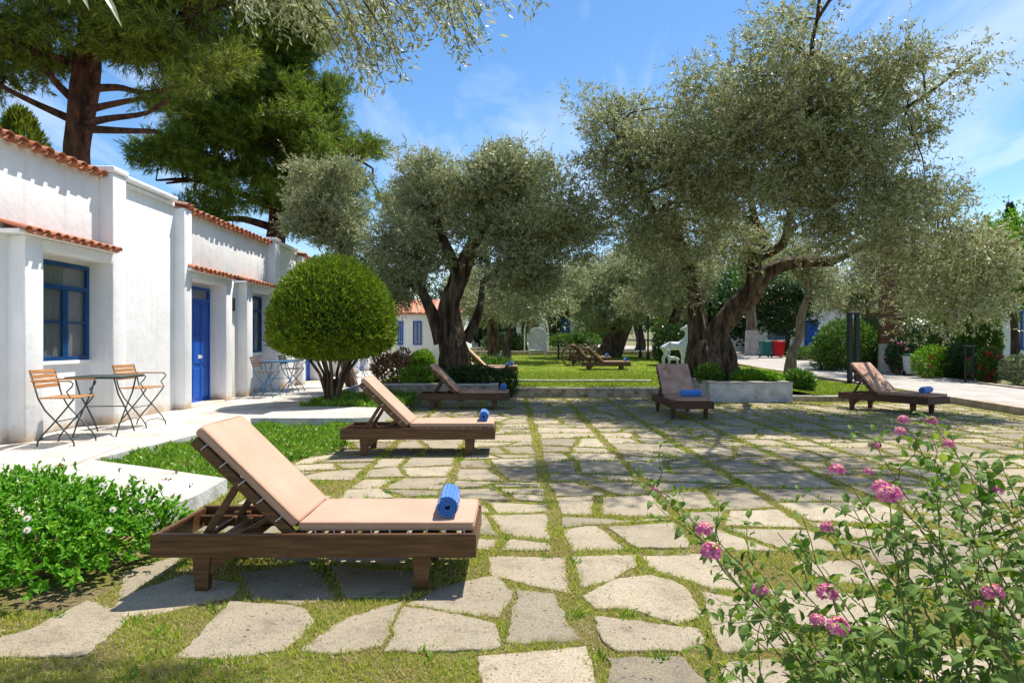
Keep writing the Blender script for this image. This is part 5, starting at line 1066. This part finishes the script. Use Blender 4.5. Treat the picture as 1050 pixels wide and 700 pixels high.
# sprig close to the lens, top left
r = empty('olive_sprig', (-.8, 1.2, 2.25), label='blurred pale leaf sprig at the very top left', cat='branch')
bs = np.array([P(60, -30, 1.25), P(95, -25, 1.3), P(70, -30, 1.2), P(100, -12, 1.3)]); tp = np.array([P(72, 5, 1.25), P(126, 28, 1.3), P(92, 10, 1.2), P(112, 4, 1.3)]); dl = tp - bs; LL = np.linalg.norm(dl, axis=1)
V, Fc = folded_leaves(bs - np.array(r.location), nrm(dl), nrm(np.array([[.1, -.5, 1]] * 4)), LL, .016, .1, .05); np_mesh('leaves', V, Fc, 'olive_silver', r)
t = MB(); t.tube([Vector(P(40, -60, 1.3)) - r.location, Vector(P(75, -32, 1.25)) - r.location, Vector(P(105, -22, 1.3)) - r.location, Vector(P(130, -90, 1.6)) - r.location], [.003, .003, .003, .004], 5); t.build('twig', 'bark_olive', r, True)

# ---------------------------------------------------------------- sun loungers
def lounger(label, cush='cushion', wood='dark_wood'):
    r = empty('sun_lounger', (0, 0, 0), label=label, cat='sun lounger', group='wooden sun loungers around the yard')
    f = MB(); hw = .36
    for s_ in (-1, 1):
        f.rbox(-1.0, 1.0, s_ * hw - .018, s_ * hw + .018, .225, .37, .006, 2)
    for x in (-1.0 + .015, 1.0 - .015): f.rbox(x - .014, x + .014, -hw + .02, hw - .02, .232, .362, .005, 1)
    f.build('frame', wood, r)
    for x in (-.62, -.17, .45): cr = MB(); cr.rbox(x - .02, x + .02, -hw + .02, hw - .02, .27, .315, .004, 1); cr.build('crossbar', wood, r)
    for s_ in (-1, 1): cr = MB(); cr.bar((-.98, s_ * .26, .30), (-.16, s_ * .26, .30), .03, .05); cr.build('runner', wood, r)
    for x in (-.70, .66):
        for s_ in (-1, 1):
            l = MB(); y = s_ * (hw - .045)
            vs_ = []
            for z, wx in ((0, .038), (.225, .055), (.34, .055)):
                vs_ += [(x - wx, y - .03, z), (x + wx, y - .03, z), (x + wx, y + .03, z), (x - wx, y + .03, z)]
            fs = [(3, 2, 1, 0), (8, 9, 10, 11)]
            for q in range(2):
                for k in range(4): fs.append((q * 4 + k, q * 4 + (k + 1) % 4, q * 4 + 4 + (k + 1) % 4, q * 4 + 4 + k))
            l.add(vs_, fs)
            if x < 0: l.add([(x + .05, y - .02, .11), (x + .05, y + .02, .11), (x + .20, y - .02, .23), (x + .20, y + .02, .23), (x + .04, y - .02, .23), (x + .04, y + .02, .23)], [(0, 2, 4), (1, 5, 3), (0, 1, 3, 2), (2, 3, 5, 4), (4, 5, 1, 0)])
            l.build('leg', wood, r)
    sl_ = MB()
    for i in range(11):
        x = -.10 + i * .104; sl_.rbox(x - .035, x + .035, -hw + .02, hw - .02, .345, .366, .004, 1)
    sl_.build('seat_slats', wood, r)
    ang = radians(44); M = Matrix.Translation((-.14, 0, .36)) @ Matrix.Rotation(-(pi - ang) - pi, 4, 'Y') if False else None
    ux, uz = -cos(ang), sin(ang)
    def bk(s_, n_): return Vector((-.14 + ux * s_ + uz * n_, 0, .365 + uz * s_ - ux * n_))   # along the back, out from it
    Mb = Matrix(((ux, 0, uz, -.14), (0, 1, 0, 0), (uz, 0, -ux, .365), (0, 0, 0, 1)))
    b_ = MB()
    for s_ in (-1, 1): b_.rbox(-.02, .84, s_ * .315 - .02, s_ * .315 + .02, -.045, .015, .005, 2, Mb)
    for i in range(9): b_.rbox(.03 + i * .092, .09 + i * .092, -.295, .295, -.01, .012, .004, 1, Mb)
    bo = b_.build('backrest', wood, r)
    sp = MB()
    for s_ in (-1, 1):
        a = Mb @ Vector((.46, s_ * .28, -.03)); sp.bar(a, (-.72, s_ * .28, .30), .028, .045); sp.bar(Mb @ Vector((.16, s_ * .235, -.03)), (-.58, s_ * .235, .28), .024, .035)
    sp.bar((-.72, -.33, .31), (-.72, .33, .31), .03, .03); sp.build('backrest_prop', wood, r)
    c = MB(); c.rbox(-.11, .985, -.325, .325, .372, .432, .022, 3, None, 3, .007, 2); so_ = c.build('seat_cushion', cush, r, True)
    c = MB(); c.rbox(.02, .87, -.325, .325, .017, .082, .022, 3, Mb, 3, .008, 5); c.build('back_cushion', cush, r, True)
    def rim(x0, x1, hw_, z, r_, M=None):
        q = []
        for (cx_, cy_, a0) in ((x1 - r_, hw_ - r_, 0), (x0 + r_, hw_ - r_, 90), (x0 + r_, -hw_ + r_, 180), (x1 - r_, -hw_ + r_, 270)):
            for a in (0, 30, 60, 90): A = radians(a0 + a); q.append(Vector((cx_ + cos(A) * r_, cy_ + sin(A) * r_, z)))
        q.append(q[0]); return [M @ v for v in q] if M else q
    for (x0_, x1_, z_, M_) in ((-.108, .983, .424, None), (.022, .868, .073, Mb)):
        c = MB(); c.tube(rim(x0_, x1_, .3235, z_, .03, M_), .0042, 5, cap=False); c.build('piping', 'piping', r, True)
    t = MB()
    for i in range(9):
        for s_ in (-1, 1):
            x = .0 + i * .115; t.tube([(x, s_ * .315, .385), (x + .004, s_ * .340, .378), (x + .008, s_ * .338, .360)], .0035, 4)
    for i in range(5):
        for s_ in (-1, 1): t.tube([Mb @ Vector((.12 + i * .16, s_ * .315, .03)), Mb @ Vector((.12 + i * .16, s_ * .342, .015)), Mb @ Vector((.125 + i * .16, s_ * .338, -.02))], .0035, 4)
    t.build('cushion_ties', 'white_paint', r)
    return r
def towel(label, L=.40):
    mb = MB(); n = 60; th = .011; prof_o, prof_i = [], []
    for i in range(n + 1):
        a = i / n * 2 * pi * 3.2 + .8; rad_ = .014 + .0165 * (a - .8) / (2 * pi); prof_o.append((cos(a) * (rad_ + th / 2 + .002), sin(a) * (rad_ + th / 2 + .002))); prof_i.append((cos(a) * (rad_ - th / 2 + .001), sin(a) * (rad_ - th / 2 + .001)))
    m_ = 12
    rr = random.Random(len(label))
    for j in range(m_ + 1):
        y = -L / 2 + L * j / m_; e_ = rr.gauss(0, .0015); s_ = 1.0 - .03 * (abs(j / m_ - .5) * 2) ** 4
        for (x, z) in prof_o: mb.v.append((x * s_ * 1.04 + e_, y, z * s_ * .98))
        for (x, z) in prof_i: mb.v.append((x * s_ * 1.04 + e_, y, z * s_ * .98))
    w = 2 * (n + 1)
    for j in range(m_):
        for i in range(n):
            a = j * w + i; mb.f.append((a, a + 1, a + w + 1, a + w)); b_ = a + n + 1; mb.f.append((b_ + 1, b_, b_ + w, b_ + w + 1))
        e_ = j * w + n; mb.f.append((e_, e_ + n + 1, e_ + n + 1 + w, e_ + w))
    for j, fl in ((0, 1), (m_, 0)):
        for i in range(n):
            a = j * w + i; q = (a, a + n + 1, a + n + 2, a + 1); mb.f.append(q if not fl else q[::-1])
    rng2 = np.random.default_rng(4); vv_ = np.array(mb.v); pk = rng2.choice(len(vv_), 5200); cc_ = vv_[pk]; rad3 = np.column_stack([cc_[:, 0], np.zeros(len(cc_)), cc_[:, 2]]); rad3 /= np.linalg.norm(rad3, axis=1, keepdims=True) + 1e-6
    dd_ = rad3 + rng2.normal(size=rad3.shape) * .5; dd_ /= np.linalg.norm(dd_, axis=1, keepdims=True); cc_ = cc_ + np.column_stack([np.zeros(len(cc_)), rng2.uniform(-.016, .016, len(cc_)), np.zeros(len(cc_))]); sd3 = np.cross(dd_, [0, 1, 0]); sd3 /= np.linalg.norm(sd3, axis=1, keepdims=True) + 1e-6
    for c_, d_, s3 in zip(cc_, dd_, sd3): k_ = len(mb.v); mb.v += [tuple(c_ - s3 * .0012), tuple(c_ + s3 * .0012), tuple(c_ + d_ * .0065)]; mb.f.append((k_, k_ + 1, k_ + 2))
    o = mb.build('rolled_towel', 'towel', None, True); tag(o, label, 'towel', 'rolled blue towels on the loungers'); return o
proto = None
def put_lounger(x, y, z, a, label, old=False, tw=None, twoff=(.80, 0), twrot=0, sc=1.0):
    global proto, proto_old, tproto
    if old:
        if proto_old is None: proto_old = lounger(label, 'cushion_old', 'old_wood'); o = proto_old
        else: o = copy_tree(proto_old)
    else:
        if proto is None: proto = lounger(label); o = proto
        else: o = copy_tree(proto)
    o['label'] = label; o.location = (x, y, z); o.rotation_euler = (0, 0, a); o.scale = (sc, sc, sc)
    if tw:
        if tproto is None: tproto = towel(tw); t = tproto
        else: t = tproto.copy(); col.objects.link(t)
        t['label'] = tw; v = Matrix.Rotation(a, 3, 'Z') @ Vector((twoff[0] * sc, twoff[1] * sc, 0)); t.location = (x + v.x, y + v.y, z + .432 * sc + .070); t.rotation_euler = (0, 0, a + twrot)
proto_old = tproto = None
put_lounger(-1.22, 4.56, 0, 0, 'large dark wood lounger with tan cushion in the left foreground', tw='blue rolled towel on the foreground lounger', twoff=(.80, -.05), twrot=radians(2))
put_lounger(-1.27, 9.55, 0, radians(.5), 'second lounger from the front, tan cushion in full sun', tw='blue rolled towel on the second lounger from the front', twoff=(.84, .02), sc=1.04)
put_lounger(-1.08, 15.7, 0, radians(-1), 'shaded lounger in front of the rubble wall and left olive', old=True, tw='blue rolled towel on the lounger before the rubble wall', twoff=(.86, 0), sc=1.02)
put_lounger(-.80, 23.5, lawn_z(-.8, 23.5), radians(-2), 'lounger with pale cushion on the lawn just right of the left olive trunk', tw='rolled towel on the pale-cushioned left lawn lounger', twoff=(.78, .1))
put_lounger(-1.05, 21.9, lawn_z(-1, 21.9), radians(0), 'dark lounger half hidden behind the bush under the left olive', old=True, tw='rolled towel on the dark lounger hidden behind the bush', twoff=(.9, .0))
put_lounger(-1.35, 27.5, lawn_z(-1.3, 27.5) + .1, radians(0), 'farthest lounger on the left side of the lawn', tw='rolled towel on the farthest left lawn lounger', twoff=(.85, .0))
put_lounger(3.85, 28.2, lawn_z(3.8, 28.2) - .08, radians(0), 'nearer lounger on the right side of the lawn, backrest raised', tw='rolled towel on the nearer right lawn lounger', twoff=(.85, .0))
put_lounger(3.5, 31.2, lawn_z(3.4, 31.2) - .05, radians(0), 'farther lounger on the lawn beside the spoked wheels', old=True, tw='rolled towel on the lounger beside the spoked wheels', twoff=(.85, .0))
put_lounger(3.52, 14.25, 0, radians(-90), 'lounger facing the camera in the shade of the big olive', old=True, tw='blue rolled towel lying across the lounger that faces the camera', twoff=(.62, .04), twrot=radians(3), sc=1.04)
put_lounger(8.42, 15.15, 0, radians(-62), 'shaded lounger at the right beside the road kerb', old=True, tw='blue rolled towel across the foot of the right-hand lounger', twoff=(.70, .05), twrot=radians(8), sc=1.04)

# ---------------------------------------------------------------- folding chairs and tables
def chair(label, iron, slat):
    """faces +X, back at -X, width along Y"""
    r = empty('folding_chair', (0, 0, 0), label=label, cat='chair', group='folding bistro chairs on the terrace')
    w = .27
    for s_ in (-1, 1):
        l = MB(); y = s_ * w
        l.tube([(-.33, y, 1.02), (-.27, y, .82), (-.22, y, .64), (-.13, y, .48), (.02, y, .32), (.18, y, .14), (.235, y, .05), (.24, y, 0)], .0115, 6)
        l.build('leg', iron, r, True)
        l = MB(); y = s_ * (w - .028); l.tube([(.22, y, .63), (.12, y, .50), (-.02, y, .33), (-.18, y, .15), (-.24, y, .06), (-.25, y, 0)], .0115, 6)
        l.build('leg', iron, r, True)
        a = MB(); y = s_ * (w + .012); a.tube([(.20, y, .64), (.15, y, .73), (.22, y, .80), (.235, y, .845), (.20, y, .862)], .010, 6); a.build('arm_support', iron, r, True)
        a = MB(); a.rbox(-.30, .21, y - .02, y + .02, .862, .882, .006, 2); a.build('armrest', slat, r)
    h = MB()
    for x, z in ((-.235, .07), (.225, .07)): h.tube([(x, -w, z), (x * .8, -w * .5, z + .05), (x * .8, w * .5, z + .05), (x, w, z)], .007, 5)
    h.tube([(0, -w, .33), (0, w, .33)], .007, 5); h.build('stretcher', iron, r, True)
    s2 = MB()
    for i in range(7): x = -.19 + i * .066; s2.rbox(x - .026, x + .026, -w - .005, w + .005, .635, .653, .004, 1)
    s2.build('seat', slat, r)
    b_ = MB(); t = radians(17)
    for i in range(4):
        z = .80 + i * .064; x = -.262 - (z - .80) * .31; M = Matrix.Translation((x, 0, z)) @ Matrix.Rotation(-t, 4, 'Y'); b_.rbox(-.008, .008, -w - .02, w + .02, -.026, .026, .004, 1, M)
    b_.build('backrest', slat, r); return r
def table(label, iron, top):
    r = empty('folding_table', (0, 0, 0), label=label, cat='table', group='folding bistro tables on the terrace')
    t = MB(); t.rbox(-.37, .37, -.37, .37, .862, .884, .008, 2); t.build('tabletop', top, r)
    e = MB(); q = .385
    for a, b_ in (((-q, -q), (q, -q)), ((q, -q), (q, q)), ((q, q), (-q, q)), ((-q, q), (-q, -q))): e.bar((a[0], a[1], .868), (b_[0], b_[1], .868), .018, .03)
    e.build('table_rim', iron, r)
    for s_ in (-1, 1):
        for d in (-1, 1):
            l = MB(); x = s_ * (.30 - (.03 if d > 0 else 0)); l.tube([(x, -.33 * d, .86), (x, -.20 * d, .62), (x, 0, .42), (x, .22 * d, .18), (x, .34 * d, .0)], .0125, 6); l.build('leg', iron, r, True)
    h = MB(); h.tube([(-.3, 0, .42), (.3, 0, .42)], .008, 5); h.build('stretcher', iron, r, True); return r
ZT = .15
c1 = chair('nearest folding chair with bright orange-brown slats on the terrace', 'iron_green', 'slat_wood'); c1.location = (-6.10, 9.36, ZT); c1.rotation_euler.z = radians(4)
c2 = copy_tree(c1); c2['label'] = 'orange-brown slatted folding chair beyond the first square table'; c2.location = (-6.12, 11.3, ZT); c2.rotation_euler.z = radians(-4)
t1 = table('dark green folding table between the two orange-brown chairs', 'iron_green', 'iron_green'); t1.location = (-6.15, 10.33, ZT); t1.rotation_euler.z = radians(6)
c3 = chair('dark slatted chair with blue legs near the second blue door', 'iron_blue', 'slat_dark'); c3.location = (-6.15, 17.15, ZT)
c4 = chair('grey folding chair behind the blue table, next to the tree', 'iron_grey', 'slat_dark'); c4.location = (-6.12, 19.1, ZT)
t2 = table('blue folding table between the dark chair and the grey chair', 'iron_blue', 'iron_blue'); t2.location = (-6.18, 18.12, ZT)
c5 = copy_tree(c3); c5['label'] = 'blue-legged folding chair seen beyond the dome tree trunk, the near one'; c5.location = (-6.0, 25.2, ZT)
c6 = copy_tree(c3); c6['label'] = 'blue-legged folding chair farthest along the terrace'; c6.location = (-6.0, 27.1, ZT)
t3 = copy_tree(t2); t3['label'] = 'farthest blue folding table, beyond the dome tree trunk'; t3.location = (-6.0, 26.2, ZT)

# ---------------------------------------------------------------- garden objects
def skinned(name, verts, edges, radii, mat, parent, sub=2):
    me = bpy.data.meshes.new(name); me.from_pydata(verts, edges, []); o = bpy.data.objects.new(name, me); col.objects.link(o); o.parent = parent
    sk = o.modifiers.new('skin', 'SKIN'); sv = me.skin_vertices[0].data if me.skin_vertices else None
    if sv is None:
        bm = bmesh.new(); bm.from_mesh(me); bm.verts.layers.skin.verify(); bm.to_mesh(me); bm.free(); sv = me.skin_vertices[0].data
    for i, q in enumerate(radii): sv[i].radius = q if isinstance(q, tuple) else (q, q); sv[i].use_root = (i == 0)
    s_ = o.modifiers.new('sub', 'SUBSURF'); s_.levels = sub; s_.render_levels = sub; sk.use_smooth_shade = True; me.materials.append(MATS[mat]); return o
def deer(loc, sc, rz, label, head_up=1.0):
    r = empty('deer_statue', loc, rz, label, 'statue'); r.scale = (sc, sc, sc)
    v = [(-.05, 0, .82), (-.38, 0, .84), (.30, 0, .84), (.42, 0, 1.05), (.47, 0, 1.32), (.42, 0, 1.5), (.30, 0, 1.5), (.20, 0, 1.45)]; e = [(0, 1), (0, 2), (2, 3), (3, 4), (4, 5), (5, 6), (6, 7)]; q = [.17, .16, .17, .11, .075, .075, .06, .035]
    for (bx, sg) in ((1, 1), (1, -1), (2, 1), (2, -1)):
        x = v[bx][0]; k = len(v)
        if bx == 1: v += [(x - .04, sg * .12, .70), (x + .03, sg * .12, .52), (x - .08, sg * .12, .36), (x - .05, sg * .12, 0.02)]
        else: v += [(x, sg * .11, .66), (x + .02, sg * .11, .42), (x, sg * .11, .36), (x, sg * .11, 0.02)]
        e += [(bx, k), (k, k + 1), (k + 1, k + 2), (k + 2, k + 3)]; q += [.09, .055, .04, .032]
    k = len(v); v += [(-.54, 0, .80), (-.58, 0, .70)]; e += [(1, k), (k, k + 1)]; q += [.045, .03]
    for sg in (1, -1): k = len(v); v += [(.44, sg * .08, 1.58), (.47, sg * .15, 1.66)]; e += [(5, k), (k, k + 1)]; q += [.03, .015]
    skinned('body', v, e, q, 'statue_white', r)
    b_ = MB(); b_.rbox(-.6, .6, -.25, .25, -.08, .02, .02, 2); b_.build('plinth', 'cap', r); return r
deer((6.35, 26.6, lawn_z(6.3, 26.6) + .2), 1.0, 0, 'larger white deer statue with raised neck beside the big olive trunk')
deer((6.15, 26.1, lawn_z(6.2, 26.1) + .2), .45, pi, 'small white fawn statue standing under the larger deer')

# peacock cane chair
Y = 37.5; x = (551 - 525) / F * Y; r = empty('cane_chair', (x, Y, lawn_z(x, Y) - .12), 0, 'white high-backed cane chair on the lawn in the middle distance', 'chair'); r.scale = (1.2, 1.2, 1.22)
b_ = MB(); n = 30
for i in range(n):
    t = i / (n - 1) * 2 - 1; top = 1.42 - .28 * t * t * abs(t); xx = .46 * t; b_.tube([(xx * .85, .18 + .0, .42), (xx * 1.02, .24, .9), (xx * (.92 if abs(t) < .9 else .85), .30, top)], .012, 4)
for z in np.linspace(.45, 1.34, 24): hw = .44 - .10 * max(0, (z - 1.05) / .3); b_.tube([(-hw, .20 + (z - .4) * .1, z), (0, .24 + (z - .4) * .1, z), (hw, .20 + (z - .4) * .1, z)], .010, 4)
arc = [(-.40, .2, .42), (-.47, .24, .9), (-.42, .29, 1.22), (-.2, .3, 1.4), (0, .3, 1.44), (.2, .3, 1.4), (.42, .29, 1.22), (.47, .24, .9), (.40, .2, .42)]; b_.tube(arc, .022, 6)
b_.build('backrest', 'white_paint', r); s_ = MB(); s_.rbox(-.42, .42, -.35, .2, .38, .45, .03, 2); s_.build('seat', 'white_paint', r)
for sx_ in (-.36, .36):
    for sy_ in (-.3, .16): l = MB(); l.tube([(sx_, sy_, 0), (sx_ * .92, sy_, .40)], .022, 6); l.build('leg', 'white_paint', r)
    a = MB(); a.tube([(sx_ * 1.15, .2, .8), (sx_ * 1.25, -.1, .72), (sx_ * 1.15, -.34, .66), (sx_ * 1.05, -.34, .42)], .02, 6); a.build('armrest', 'white_paint', r)
# white arch and posts
Y = 42; zb = lawn_z(2, Y)
r = empty('garden_arch', ((550 - 525) / F * Y, Y, zb), 0, 'slender white metal arch behind the cane chair', 'arch')
a = MB()
for dy_ in (0, .6):
    a.tube([(-.72, dy_, -.2), (-.72, dy_, 1.5), (-.6, dy_, 2.0), (-.2, dy_, 2.25), (.2, dy_, 2.25), (.6, dy_, 2.0), (.72, dy_, 1.5), (.72, dy_, -.2)], .035, 6)
a.build('frame', 'white_paint', r, True); a = MB()
for z in (.4, .9, 1.4): a.tube([(-.72, 0, z), (-.72, .6, z)], .02, 5); a.tube([(.72, 0, z), (.72, .6, z)], .02, 5)
a.build('rungs', 'white_paint', r, True)
for (px, Yp, h, w_, lb) in ((532, 44, 2.2, .16, 'square white post left of the cane chair'), (556, 46, 2.6, .22, 'square white post behind the top of the cane chair')):
    o = empty('garden_post', ((px - 525) / F * Yp, Yp, lawn_z(0, Yp)), 0, lb, 'post'); m_ = MB(); m_.rbox(-w_, w_, -w_, w_, -.2, h, .02, 2); m_.build('shaft', 'white_paint', o); m_ = MB(); m_.rbox(-w_ * 1.35, w_ * 1.35, -w_ * 1.35, w_ * 1.35, h + .002, h + .12, .02, 2); m_.build('cap', 'white_paint', o)
# spoked wheels
def wheel(loc, rz, rad_, label):
    o = empty('wagon_wheel', loc, rz, label, 'wheel', 'old wagon wheels on the lawn'); m_ = MB(); n = 28
    m_.tube([(cos(2 * pi * i / n) * rad_, 0, rad_ + sin(2 * pi * i / n) * rad_) for i in range(n + 1)], .035, 7, cap=False); m_.build('rim', 'old_wood', o, True); m_ = MB()
    for i in range(10): a = 2 * pi * i / 10; m_.tube([(cos(a) * .05, 0, rad_ + sin(a) * .05), (cos(a) * rad_ * .97, 0, rad_ + sin(a) * rad_ * .97)], .018, 5)
    m_.build('spokes', 'old_wood', o); m_ = MB(); m_.tube([(0, -.09, rad_), (0, .09, rad_)], .085, 10); m_.build('hub', 'old_wood', o, True); return o
zl = lambda x, y: lawn_z(x, y) - .02
wheel((2.65, 30.4, zl(2.6, 30.4)), radians(18), .46, 'nearer dark spoked wheel left of the right lawn loungers')
wheel((3.15, 32.6, zl(3.2, 32.6)), radians(-30), .44, 'dark spoked wheel behind the raised backrest on the lawn')
wheel((3.95, 33.4, zl(3.9, 33.4)), radians(10), .40, 'smallest dark spoked wheel, farthest of the three')
o = empty('garden_stand', (2.45, 36, zl(2.4, 36)), 0, 'small dark stand left of the spoked wheels on the lawn', 'stand'); m_ = MB(); m_.tube([(0, 0, 0), (0, 0, .9)], .05, 8); m_.build('post', 'black_metal', o); m_ = MB(); m_.rbox(-.25, .25, -.25, .25, .9, .95, .01, 1); m_.build('tray', 'black_metal', o); m_ = MB(); m_.rbox(-.22, .22, -.22, .22, -.02, .03, .01, 1); m_.build('foot', 'black_metal', o)
# lamp posts, gate posts
def lamp_post(loc, h, label):
    o = empty('lamp_post', loc, 0, label, 'lamp post', 'lamp posts by the road bend'); m_ = MB(); m_.tube([(0, 0, -.2), (0, 0, .4), (0, 0, .42), (0, 0, h)], [.09, .085, .05, .04], 10); m_.build('pole', 'black_metal', o, True)
    m_ = MB(); m_.tube([(0, 0, h), (0, 0, h + .05), (0, 0, h + .32), (0, 0, h + .42)], [.05, .10, .16, .03], 8); m_.build('lantern', 'black_metal', o); return o
lamp_post(((656.5 - 525) / F * 37, 37, lawn_z(7, 37) - .05), 2.9, 'taller dark lamp post right of the leaning olive')
lamp_post(((664.5 - 525) / F * 35, 35, lawn_z(7, 35) - .05), 2.3, 'shorter dark lamp post beside the taller one')
def gate_posts(px, Y, h, gap, label, w_=.05):
    x = (px - 525) / F * Y; o = empty('metal_frame_post', (x, Y, gz(x, Y)), 0, label, 'post')
    for s_ in (-1, 1): m_ = MB(); m_.rbox(s_ * gap - w_, s_ * gap + w_, -w_, w_, -.2, h, .01, 1); m_.build('upright', 'black_metal', o)
    m_ = MB(); m_.rbox(-gap - w_ * 1.3, gap + w_ * 1.3, -w_ * 1.2, w_ * 1.2, h + .002, h + .06, .01, 1); m_.build('top_rail', 'black_metal', o); m_ = MB(); m_.rbox(-gap + w_ + .002, gap - w_ - .002, -w_ * .6, w_ * .6, .25, .31, .01, 1); m_.build('bottom_rail', 'black_metal', o)
gate_posts(875, 23.5, 2.5, .125, 'tall black twin metal post behind the right-hand lounger', .07)
gate_posts(994, 22.9, 1.35, .13, 'short black twin posts among the bushes at the right', .03)
def bin_(loc, w_, h, body, lid, label, rz=0):
    o = empty('waste_bin', loc, rz, label, 'bin'); m_ = MB(); vs_ = []
    for z, s_ in ((.08, .8), (h, 1)): vs_ += [(-w_ * s_, -w_ * s_, z), (w_ * s_, -w_ * s_, z), (w_ * s_, w_ * s_, z), (-w_ * s_, w_ * s_, z)]
    m_.add(vs_, [(3, 2, 1, 0), (4, 5, 6, 7), (0, 1, 5, 4), (1, 2, 6, 5), (2, 3, 7, 6), (3, 0, 4, 7)]); m_.build('body', body, o)
    m_ = MB(); m_.rbox(-w_ * 1.08, w_ * 1.08, -w_ * 1.12, w_ * 1.08, h + .002, h + .09, .03, 2); m_.rbox(-w_ * .5, w_ * .5, -w_ * 1.2, -w_ * 1.05, h + .02, h + .06, .01, 1); m_.build('lid', lid, o)
    for s_ in (-1, 1): m_ = MB(); m_.tube([(s_ * w_ * .8, w_ * .7, .1), (s_ * w_ * .95, w_ * .7, .1)], .1, 12); m_.build('wheel', 'black_metal', o)
    return o
zr = lambda x, y: rz_(x, y)
bin_((13.95, 37.6, zr(13.9, 37.6)), .27, .82, 'teal_plastic', 'teal_plastic', 'teal wheeled bin at the far roadside, left of the red one')
bin_((14.6, 37.5, zr(14.6, 37.5)), .30, .82, 'red_plastic', 'red_plastic', 'red wheeled bin at the far roadside')
bin_((15.75, 26.9, .2), .24, .78, 'white_paint', 'green_plastic', 'white bin with a green lid beside the palm foot')
print('faces', sum(len(o.data.polygons) for o in bpy.data.objects if o.type == 'MESH'))
